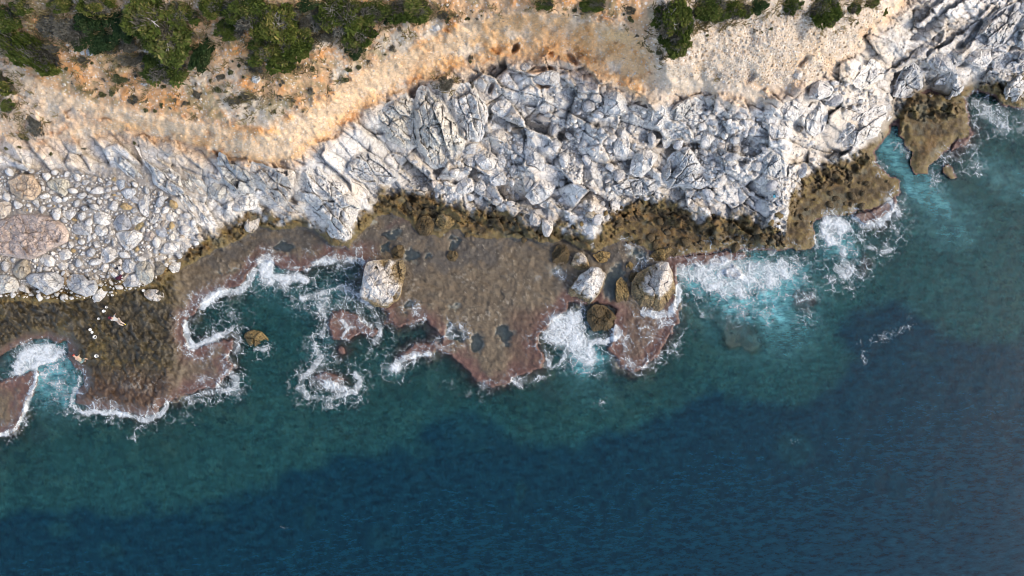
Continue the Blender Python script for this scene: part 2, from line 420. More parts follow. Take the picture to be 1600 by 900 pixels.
    rust = np.clip(-holes(x + 5 * n2, y + 5 * n1 - 3), 0, 1) * (y < 150) * (x < 1000)
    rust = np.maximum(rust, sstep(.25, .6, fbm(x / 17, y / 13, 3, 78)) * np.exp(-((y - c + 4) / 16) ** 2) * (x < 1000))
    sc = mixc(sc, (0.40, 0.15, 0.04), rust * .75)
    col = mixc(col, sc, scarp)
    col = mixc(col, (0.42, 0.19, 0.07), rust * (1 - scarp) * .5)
    so = np.empty_like(col); so[:] = (0.54, 0.335, 0.19)
    so = mixc(so, (0.54, 0.255, 0.10), sstep(-0.1, 0.5, n1 + 0.4 * n2))
    so = mixc(so, (0.50, 0.42, 0.33), sstep(0.05, 0.55, v - 0.3 * n1 + 0.3 * n3))
    so = mixc(so, (0.27, 0.215, 0.115), sstep(0.1, 0.6, fbm(x / 20, y / 20, 3, 79) + 0.3 * n3) * 0.75)
    so = mixc(so, (0.25, 0.17, 0.10), sstep(60, 0, y + 20 * n1) * sstep(760, 600, x) * 0.6)
    col = mixc(col, so, soil)
    gr = np.empty_like(col); gr[:] = (0.54, 0.445, 0.35)
    gr = mixc(gr, (0.42, 0.35, 0.29), sstep(-0.1, 0.5, n2 + 0.4 * w3) * 0.8)
    gr = mixc(gr, (0.56, 0.40, 0.26), sstep(0.0, 0.5, n1 + 0.3 * v) * 0.7 * sstep(60, 110, y + 0.2 * (x - 1100)))
    gr = mixc(gr, (0.33, 0.26, 0.21), (np.exp(-(((x - 1172) / 12) ** 2 + ((y - 122) / 16) ** 2)) + np.exp(-(((x - 1125) / 14) ** 2 + ((y - 122) / 14) ** 2))) * .6)
    col = mixc(col, gr, gravel_r)
    # pale worn band along the scarp edge
    band = line_band(x + 3 * n2, y + 4 * n1)
    bc = np.empty_like(col); bc[:] = (0.63, 0.46, 0.31)
    bc = mixc(bc, (0.58, 0.35, 0.19), sstep(0.1, 0.6, n2 + n1 * .5) * .7)
    col = mixc(col, bc, band * 0.9)
    # tide zone
    al = np.empty_like(col); al[:] = (0.165, 0.115, 0.056)
    al = mixc(al, (0.27, 0.20, 0.085), sstep(0.0, 0.55, n2 + 0.5 * n3))
    al = mixc(al, (0.24, 0.135, 0.055), sstep(0.1, 0.6, n1 + 0.4 * n2) * .7)
    al = mixc(al, (0.06, 0.045, 0.03), sstep(0.05, 0.55, -n2 + 0.6 * n1) * .75)
    al = mixc(al, (0.20, 0.20, 0.155), sstep(0.3, 0.6, fbm(x / 18, y / 18, 3, 83)) * .6)
    al = mixc(al, (0.30, 0.24, 0.12), sstep(14, 4, dl + 3 * n2) * .55)
    al = al * np.array([.60, .575, .52])
    al = mixc(al, (0.40, 0.36, 0.31), sstep(6, -14, yj - b - 4) * .6)
    col = mixc(col, al, algae)
    # reef flats
    rf = np.empty_like(col); rf[:] = (0.20, 0.162, 0.115)
    rf = mixc(rf, (0.24, 0.20, 0.145), sstep(0, .5, n2))
    rf = mixc(rf, (0.145, 0.135, 0.12), sstep(-.1, .4, fbm(x / 40, y / 40, 4, 85) + .012 * (420 - y)) * .85)
    rf = mixc(rf, (0.29, 0.225, 0.15), sstep(0.1, .5, fbm(x / 16, y / 16, 4, 88)) * .55)
    rf = mixc(rf, (0.085, 0.075, 0.062), sstep(0.25, .6, fbm(x / 7, y / 7, 3, 89)) * .6)
    rf = mixc(rf, (0.46, 0.42, 0.34), sstep(0.45, 0.65, n3 + 0.75 * fbm(x / 45, y / 45, 2, 86) - .1) * .6)
    rf = mixc(rf, (0.20, 0.112, 0.10), sstep(32, 2, dr + 16 * n1 + 8 * n2) * .9)
    rf = mixc(rf, (0.16, 0.085, 0.07), sstep(-20, 10, x - 800) * sstep(0, 30, y - 470) * .5)
    sw = np.empty_like(col); sw[:] = (0.125, 0.10, 0.06)
    sw = mixc(sw, (0.20, 0.15, 0.065), sstep(0.0, 0.5, n1 + .4 * n2))
    sw = mixc(sw, (0.05, 0.044, 0.035), sstep(0.0, 0.4, n2 - .3 * n1 + .3 * n3) * .85)
    sw = mixc(sw, (0.17, 0.15, 0.115), sstep(.15, .5, fbm(x / 12, y / 7, 4, 90)) * .6)
    sw = mixc(sw, (0.21, 0.195, 0.16), sstep(0.2, 0.6, st_l * 1.2 + n3 * .5) * .6 * sstep(560, 500, y))
    sw = mixc(sw, (0.155, 0.095, 0.065), sstep(565, 610, y + 14 * n1) * .9)
    sw = mixc(sw, (0.20, 0.12, 0.09), sstep(14, 3, dr + 4 * n1) * .8)
    sw = mixc(sw, (0.42, 0.38, 0.33), np.exp(-(((x - 222) / 34) ** 2 + ((y - 598) / 12) ** 2)) * sstep(-.1, .4, n3 + n2))
    sw = sw * .47
    rf = mixc(rf, (0.06, 0.052, 0.042), np.exp(-fe / .035) * .55 * sstep(-.2, .3, n1 + .5 * n2))
    rf = mixc(rf * np.array([.60, .57, .55]), (0.23, 0.235, 0.20), sstep(-.02, -.45, pl) * .75)
    rf = mixc(rf, sw, shelf_w)
    onreef = sstep(-6, 0, dr) * (dl < 2)
    col = np.where((dl < 2)[..., None], rf, col)
    bedc = np.empty_like(col); bedc[:] = (0.11, 0.125, 0.085)
    bedc = mixc(bedc, (0.26, 0.26, 0.17), sstep(-.05, .45, n1 + .5 * n2))
    bedc = mixc(bedc, (0.022, 0.026, 0.024), sstep(0.05, 0.45, n2 + .6 * fbm(x / 50, y / 50, 3, 87)) * .9)
    bedc = mixc(bedc, (0.15, 0.10, 0.085), sstep(.1, .5, fbm(x / 34, y / 34, 4, 95)) * sstep(150, 60, -dr) * .7)
    bedc = mixc(bedc, (0.13, 0.085, 0.07), sstep(26, 0, -dr) * .55)
    bedc = mixc(bedc, (0.42, 0.42, 0.34), sstep(-10, 6, m_sand(wx, wy)) * (.8 + .5 * n2))
    bedc = mixc(bedc, (0.19, 0.085, 0.07), sstep(-8, 4, m_sub(wx, wy)) * (x > 1200))
    col = mixc(bedc, col, np.maximum(onreef, sstep(-6, 0, dl)))
    col = col * (1 + np.where(dl < 2, .07, .13) * w3)[..., None]
    grv = np.clip(soil * 0.8 + gravel_r * 1.0 + scarp * .5 + beach * .6, 0, 1)
    wet = np.clip(np.where(dl < 2, 1.0, algae * .6), 0, 1)
    zone = np.where(dl < 0, np.where(dr > 0, 1, 0), np.where(algae > .5, 2, np.where(soil + gravel_r > .5, 5, np.where(scarp > .5, 4, 3))))
    return H, np.clip(col, 0.01, 0.9), grv, wet, zone

BAND = [(20, 112), (60, 140), (110, 158), (180, 178), (250, 190), (330, 208), (400, 228), (440, 226), (480, 200), (520, 168), (560, 136), (610, 112), (660, 88), (710, 62), (745, 46)]
m_band = Map(line_dist(GXX, GYY, BAND))
def line_band(x, y):
    return sstep(19, 8, m_band(x, y) * np.interp(x, [0, 250, 450, 650, 760], [1.3, 1.3, .75, .85, 1.5]))

# ------------------------------------------------------------------ mesh helpers
def fast_mesh(name, V, F, smooth=True):
    """V (n,3) float, F (m,k) int with k = 3 or 4"""
    me = bpy.data.meshes.new(name)
    V = np.ascontiguousarray(V, np.float32); F = np.ascontiguousarray(F, np.int32)
    k = F.shape[1]
    me.vertices.add(len(V)); me.vertices.foreach_set("co", V.ravel())
    me.loops.add(F.size); me.loops.foreach_set("vertex_index", F.ravel())
    me.polygons.add(len(F)); me.polygons.foreach_set("loop_start", np.arange(0, F.size, k, dtype=np.int32))
    me.update(calc_edges=True)
    if smooth:
        me.polygons.foreach_set("use_smooth", np.ones(len(F), bool))
    return me

def add_col(me, name, rgb):
    a = me.attributes.new(name, 'FLOAT_COLOR', 'POINT')
    rgba = np.ones((len(rgb), 4), np.float32); rgba[:, :3] = rgb
    a.data.foreach_set("color", rgba.ravel())

def add_float(me, name, v):
    a = me.attributes.new(name, 'FLOAT', 'POINT')
    a.data.foreach_set("value", np.ascontiguousarray(v, np.float32))

def link(name, me, mat=None, parent=None, loc=None):
    o = bpy.data.objects.new(name, me)
    COL.objects.link(o)
    if mat is not None and me is not None and not me.materials:
        me.materials.append(mat)
    if parent: o.parent = parent
    if loc is not None: o.location = loc
    return o

def tag(o, label=None, cat=None, group=None, kind=None):
    if label: o["label"] = label
    if cat: o["category"] = cat
    if group: o["group"] = group
    if kind: o["kind"] = kind
    return o

def grid_faces(nx, ny):
    i = np.arange(nx * ny).reshape(ny, nx)
    return np.stack([i[:-1, :-1], i[1:, :-1], i[1:, 1:], i[:-1, 1:]], -1)

# ------------------------------------------------------------------ materials
class NT:
    def __init__(self, name):
        self.m = bpy.data.materials.new(name); self.m.use_nodes = True
        self.t = self.m.node_tree; self.t.nodes.clear()
        self.out = self.t.nodes.new("ShaderNodeOutputMaterial")
    def n(self, kind, **kw):
        nd = self.t.nodes.new(kind)
        for k, v in kw.items(): setattr(nd, k, v)
        return nd
    def l(self, a, b): self.t.links.new(a, b)
    def val(self, sock, v):
        if isinstance(v, (int, float)): sock.default_value = v
        elif isinstance(v, (tuple, list)): sock.default_value = v if len(v) == len(sock.default_value) else tuple(v) + (1,)
        else: self.l(v, sock)
    def math(self, op, a, b=0.0, clamp=False):
        nd = self.n("ShaderNodeMath", operation=op, use_clamp=clamp)
        self.val(nd.inputs[0], a); self.val(nd.inputs[1], b); return nd.outputs[0]
    def mix(self, f, a, b, mode='MIX'):
        nd = self.n("ShaderNodeMix", data_type='RGBA', blend_type=mode)
        self.val(nd.inputs[0], f); self.val(nd.inputs[6], a); self.val(nd.inputs[7], b); return nd.outputs[2]
    def ramp(self, f, p0, p1, v0=0.0, v1=1.0):
        nd = self.n("ShaderNodeMapRange", interpolation_type='SMOOTHSTEP')
        self.val(nd.inputs[0], f); nd.inputs[1].default_value = p0; nd.inputs[2].default_value = p1
        nd.inputs[3].default_value = v0; nd.inputs[4].default_value = v1; return nd.outputs[0]
    def noise(self, vec, scale, detail=4, rough=0.55, dist=0.0):
        nd = self.n("ShaderNodeTexNoise"); self.l(vec, nd.inputs["Vector"])
        nd.inputs["Scale"].default_value = scale; nd.inputs["Detail"].default_value = detail
        nd.inputs["Roughness"].default_value = rough; nd.inputs["Distortion"].default_value = dist
        return nd.outputs["Fac"], nd.outputs["Color"]
    def voro(self, vec, scale, feat='F1', rnd=1.0):
        nd = self.n("ShaderNodeTexVoronoi", feature=feat); self.l(vec, nd.inputs["Vector"])
        nd.inputs["Scale"].default_value = scale; nd.inputs["Randomness"].default_value = rnd
        return nd
    def attr(self, name):
        nd = self.n("ShaderNodeAttribute", attribute_name=name); return nd
    def warp(self, vec, amount, scale):
        f, c = self.noise(vec, scale, 2)
        s = self.n("ShaderNodeVectorMath", operation='SCALE'); self.l(c, s.inputs[0]); s.inputs[3].default_value = amount
        a = self.n("ShaderNodeVectorMath", operation='ADD'); self.l(vec, a.inputs[0]); self.l(s.outputs[0], a.inputs[1])
        return a.outputs[0]
    def bump(self, h, strength, dist, normal=None):
        nd = self.n("ShaderNodeBump"); nd.inputs["Strength"].default_value = strength; nd.inputs["Distance"].default_value = dist
        self.l(h, nd.inputs["Height"])
        if normal is not None: self.l(normal, nd.inputs["Normal"])
        return nd.outputs[0]
    def principled(self, col, rough=0.9, normal=None, spec=0.25):
        p = self.n("ShaderNodeBsdfPrincipled"); self.val(p.inputs["Base Color"], col); self.val(p.inputs["Roughness"], rough)
        p.inputs["Specular IOR Level"].default_value = spec
        if normal is not None: self.l(normal, p.inputs["Normal"])
        return p.outputs[0]
    def done(self, sh): self.l(sh, self.out.inputs[0]); return self.m

def mat_ground():
    t = NT("ground_rock_and_soil")
    pos = t.n("ShaderNodeNewGeometry").outputs["Position"]
    col = t.attr("col").outputs["Color"]; grv = t.attr("gravel").outputs["Fac"]; wet = t.attr("wet").outputs["Fac"]
    n, nc = t.noise(pos, 3.1, 5, 0.65)
    c = t.mix(1.0, col, t.mix(t.ramp(n, 0.3, 0.7), (0.86, 0.86, 0.86), (1.12, 1.12, 1.12)), 'MULTIPLY')
    # loose chips of limestone lying in the soil
    vo = t.voro(pos, 5.2); vo2 = t.voro(pos, 2.3)
    chip = t.math('MULTIPLY', t.ramp(vo.outputs["Distance"], 0.38, 0.25), t.math('GREATER_THAN', t.n_sep(vo.outputs["Color"]), 0.60))
    chip2 = t.math('MULTIPLY', t.ramp(vo2.outputs["Distance"], 0.30, 0.22), t.math('GREATER_THAN', t.n_sep(vo2.outputs["Color"]), 0.84))
    chip = t.math('MULTIPLY', t.math('MAXIMUM', chip, chip2), grv)
    c = t.mix(t.math('MULTIPLY', chip, 0.85), c, (0.62, 0.585, 0.54))
    dk = t.math('MULTIPLY', t.math('MULTIPLY', t.ramp(vo.outputs["Distance"], 0.3, 0.22), t.math('LESS_THAN', t.n_sep(vo.outputs["Color"]), 0.12)), grv)
    c = t.mix(t.math('MULTIPLY', dk, 0.6), c, (0.16, 0.13, 0.10))
    # fine cracks in bare rock
    w = t.warp(pos, 0.5, 1.4)
    cr = t.voro(w, 1.25, 'DISTANCE_TO_EDGE').outputs["Distance"]
    w4 = t.warp(pos, 0.2, 3.5); cr4 = t.voro(w4, 3.4, 'DISTANCE_TO_EDGE').outputs["Distance"]
    crk = t.math('MAXIMUM', t.ramp(cr, 0.05, 0.0), t.math('MULTIPLY', t.ramp(cr4, 0.06, 0.0), t.ramp(n, .42, .6)))
    crk = t.math('MULTIPLY', crk, t.math('SUBTRACT', 1.0, t.math('MAXIMUM', grv, wet)))
    c = t.mix(t.math('MULTIPLY', crk, 0.62), c, (0.12, 0.105, 0.09))
    nb = t.bump(t.noise(pos, 6.5, 3, 0.7)[0], 0.5, 0.13); t.l(t.ramp(wet, 0, 1, .6, .28), nb.node.inputs['Strength'])
    return t.done(t.principled(c, t.ramp(wet, 0, 1, 0.92, 0.5), nb, 0.22))

def _n_sep(self, colsock):
    nd = self.n("ShaderNodeSeparateColor"); self.l(colsock, nd.inputs[0]); return nd.outputs[0]
NT.n_sep = _n_sep

def mat_rock(name, use_attr):
    """limestone: pale, cracked, brown where the sea reaches"""
    t = NT(name)
    pos = t.n("ShaderNodeNewGeometry").outputs["Position"]
    if use_attr:
        tint = t.attr("tint").outputs["Color"]; stain = t.attr("stain").outputs["Fac"]
    else:
        oi = t.n("ShaderNodeObjectInfo"); tint = oi.outputs["Color"]; stain = t.math('MULTIPLY', oi.outputs["Alpha"], 4.0)
    n, _ = t.noise(pos, 1.1, 5, 0.6); n2, _ = t.noise(pos, 5.5, 4, 0.65); n3, _ = t.noise(pos, 0.45, 3)
    c = t.mix(1.0, tint, t.mix(t.ramp(n, 0.32, 0.66), (0.76, 0.76, 0.765), (1.10, 1.10, 1.09)), 'MULTIPLY')
    c = t.mix(1.0, c, t.mix(t.ramp(n2, 0.3, 0.62), (0.80, 0.80, 0.80), (1.10, 1.10, 1.10)), 'MULTIPLY')
    c = t.mix(t.ramp(n3, 0.56, 0.75, 0.0, 0.35), c, (0.50, 0.40, 0.28))
    w = t.warp(pos, 0.9, 0.9)
    cr = t.voro(w, 0.8, 'DISTANCE_TO_EDGE').outputs["Distance"]
    crk = t.math('MULTIPLY', t.ramp(cr, 0.045, 0.0), t.ramp(n, 0.34, 0.5))
    w2 = t.warp(pos, 0.35, 3.0)
    cr2 = t.voro(w2, 2.6, 'DISTANCE_TO_EDGE').outputs["Distance"]
    crk2 = t.math('MULTIPLY', t.ramp(cr2, 0.06, 0.0), t.ramp(n2, 0.42, 0.55))
    crk = t.math('MAXIMUM', crk, t.math('MULTIPLY', crk2, 0.7))
    c = t.mix(t.math('MULTIPLY', crk, 0.62), c, (0.09, 0.085, 0.08))
    pit = t.math('MULTIPLY', t.ramp(t.voro(pos, 6.5).outputs["Distance"], 0.22, 0.1), t.ramp(n, 0.55, 0.45))
    c = t.mix(t.math('MULTIPLY', pit, 0.5), c, (0.12, 0.115, 0.11))
    sx = t.n("ShaderNodeSeparateXYZ"); t.l(pos, sx.inputs[0]); z = sx.outputs[2]
    lev = t.math('SUBTRACT', t.math('ADD', z, t.math('MULTIPLY', t.math('SUBTRACT', n, 0.5), 1.9)), stain)
    st = t.ramp(lev, 0.30, -0.45)
    brown = t.mix(t.ramp(n2, 0.35, 0.65), (0.10, 0.065, 0.028), (0.27, 0.185, 0.075))
    brown = t.mix(t.ramp(lev, -0.7, -1.6), brown, (0.075, 0.052, 0.026))
    c = t.mix(t.math('MULTIPLY', st, 0.92), c, brown)
    nb = t.bump(t.noise(pos, 4.6, 3, 0.7)[0], 0.85, 0.2)
    return t.done(t.principled(c, t.ramp(st, 0, 1, 0.9, 0.7), nb, 0.22))

def mat_leaf(name, c0, c1, c2):
    t = NT(name)
    a = t.attr("tint").outputs["Fac"]
    oi = t.n("ShaderNodeObjectInfo").outputs["Random"]
    c = t.mix(t.ramp(a, 0.0, 0.6), c0, c1); c = t.mix(t.ramp(a, 0.6, 1.0), c, c2)
    c = t.mix(t.math('MULTIPLY', oi, 0.45), c, t.mix(1.0, c, (1.25, 1.05, 0.75), 'MULTIPLY'))
    d = t.n("ShaderNodeBsdfDiffuse"); t.l(c, d.inputs[0])
    tr = t.n("ShaderNodeBsdfTranslucent"); t.l(c, tr.inputs[0])
    mx = t.n("ShaderNodeMixShader"); mx.inputs[0].default_value = 0.3; t.l(d.outputs[0], mx.inputs[1]); t.l(tr.outputs[0], mx.inputs[2])
    return t.done(mx.outputs[0])

def mat_bark(name, a, b):
    t = NT(name)
    pos = t.n("ShaderNodeTexCoord").outputs["Object"]
    n, _ = t.noise(pos, 9.0, 4)
    return t.done(t.principled(t.mix(t.ramp(n, .3, .7), a, b), 0.9, t.bump(n, .5, .03)))

def mat_plain(name, c, rough=0.6, var=0.25, scale=12.0):
    t = NT(name)
    pos = t.n("ShaderNodeTexCoord").outputs["Object"]
    n, _ = t.noise(pos, scale, 3)
    k = 1 - var
    return t.done(t.principled(t.mix(t.ramp(n, .3, .7), tuple(k * x for x in c), c), rough, t.bump(n, .2, .02), 0.35))

def mat_water():
    t = NT("sea_water")
    geo = t.n("ShaderNodeNewGeometry"); pos = geo.outputs["Position"]
    dep = t.attr("depth").outputs["Fac"]; aer = t.attr("aeration").outputs["Fac"]
    n0, _ = t.noise(pos, 0.075, 4)
    depn = t.math('ADD', dep, t.math('MULTIPLY', t.math('SUBTRACT', n0, 0.5), 1.6))
    c = t.mix(t.ramp(depn, 2.2, 6.2), (0.019, 0.150, 0.164), (0.0018, 0.052, 0.088))
    c = t.mix(t.ramp(depn, 6.2, 11.0), c, (0.0014, 0.046, 0.082))
    c = t.mix(aer, c, (0.20, 0.66, 0.74))
    op = t.math('SUBTRACT', 1.0, t.math('POWER', 2.718, t.math('MULTIPLY', dep, -0.25)))
    op = t.math('MAXIMUM', op, t.math('MULTIPLY', aer, 0.9), True)
    # short wind ripples running up the frame
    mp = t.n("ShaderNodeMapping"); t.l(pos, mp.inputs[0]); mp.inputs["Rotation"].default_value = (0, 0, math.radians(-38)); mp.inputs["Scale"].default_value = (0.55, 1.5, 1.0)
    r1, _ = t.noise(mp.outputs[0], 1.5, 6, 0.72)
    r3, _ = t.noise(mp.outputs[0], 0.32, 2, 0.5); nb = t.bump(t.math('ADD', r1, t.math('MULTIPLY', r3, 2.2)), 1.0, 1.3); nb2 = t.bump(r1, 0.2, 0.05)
    c = t.mix(1.0, c, t.mix(t.ramp(r1, 0.3, 0.7), (0.42, 0.50, 0.55), (1.65, 1.52, 1.46)), 'MULTIPLY')  # varying sky reflection off the ripples, painted into the water colour
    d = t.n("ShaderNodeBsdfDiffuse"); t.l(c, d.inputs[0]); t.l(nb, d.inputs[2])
    tr = t.n("ShaderNodeBsdfTransparent"); t.l(t.mix(t.ramp(dep, 0.0, 2.0), (0.93, 0.96, 0.96), (0.58, 0.88, 0.86)), tr.inputs[0])
    m1 = t.n("ShaderNodeMixShader"); t.l(op, m1.inputs[0]); t.l(tr.outputs[0], m1.inputs[1]); t.l(d.outputs[0], m1.inputs[2])
    g = t.n("ShaderNodeBsdfGlossy"); g.inputs["Roughness"].default_value = 0.03; t.l(nb2, g.inputs["Normal"])
    fr = t.n("ShaderNodeFresnel"); fr.inputs[0].default_value = 1.33; t.l(nb2, fr.inputs[1])
    m2 = t.n("ShaderNodeMixShader"); t.l(fr.outputs[0], m2.inputs[0]); t.l(m1.outputs[0], m2.inputs[1]); t.l(g.outputs[0], m2.inputs[2])
    return t.done(m2.outputs[0])

def mat_foam():
    t = NT("foam")
    pos = t.n("ShaderNodeNewGeometry").outputs["Position"]
    a = t.attr("cover").outputs["Fac"]
    n, _ = t.noise(pos, 6.0, 4, 0.65)
    d = t.n("ShaderNodeBsdfDiffuse"); t.l(t.mix(t.ramp(n, .3, .7), (0.52, 0.59, 0.62), (0.74, 0.76, 0.77)), d.inputs[0])
    t.l(t.bump(n, 0.35, 0.12), d.inputs[2])
    tr = t.n("ShaderNodeBsdfTransparent")
    m = t.n("ShaderNodeMixShader"); t.l(a, m.inputs[0]); t.l(tr.outputs[0], m.inputs[1]); t.l(d.outputs[0], m.inputs[2])
    return t.done(m.outputs[0])

M_GROUND = mat_ground()
M_ROCK = mat_rock("limestone", False)
M_RUBBLE = mat_rock("limestone_rubble", True)
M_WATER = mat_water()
M_FOAM = mat_foam()

# ------------------------------------------------------------------ traced boulders and outcrops
WH = (0.635, 0.61, 0.58); GY = (0.50, 0.495, 0.49); BG = (0.47, 0.44, 0.37); TAN = (0.52, 0.39, 0.28); PNK = (0.47, 0.375, 0.325)
CRM = (0.60, 0.565, 0.51); OCH = (0.46, 0.33, 0.17); BRN = (0.20, 0.145, 0.075); WRM = (0.56, 0.51, 0.46)
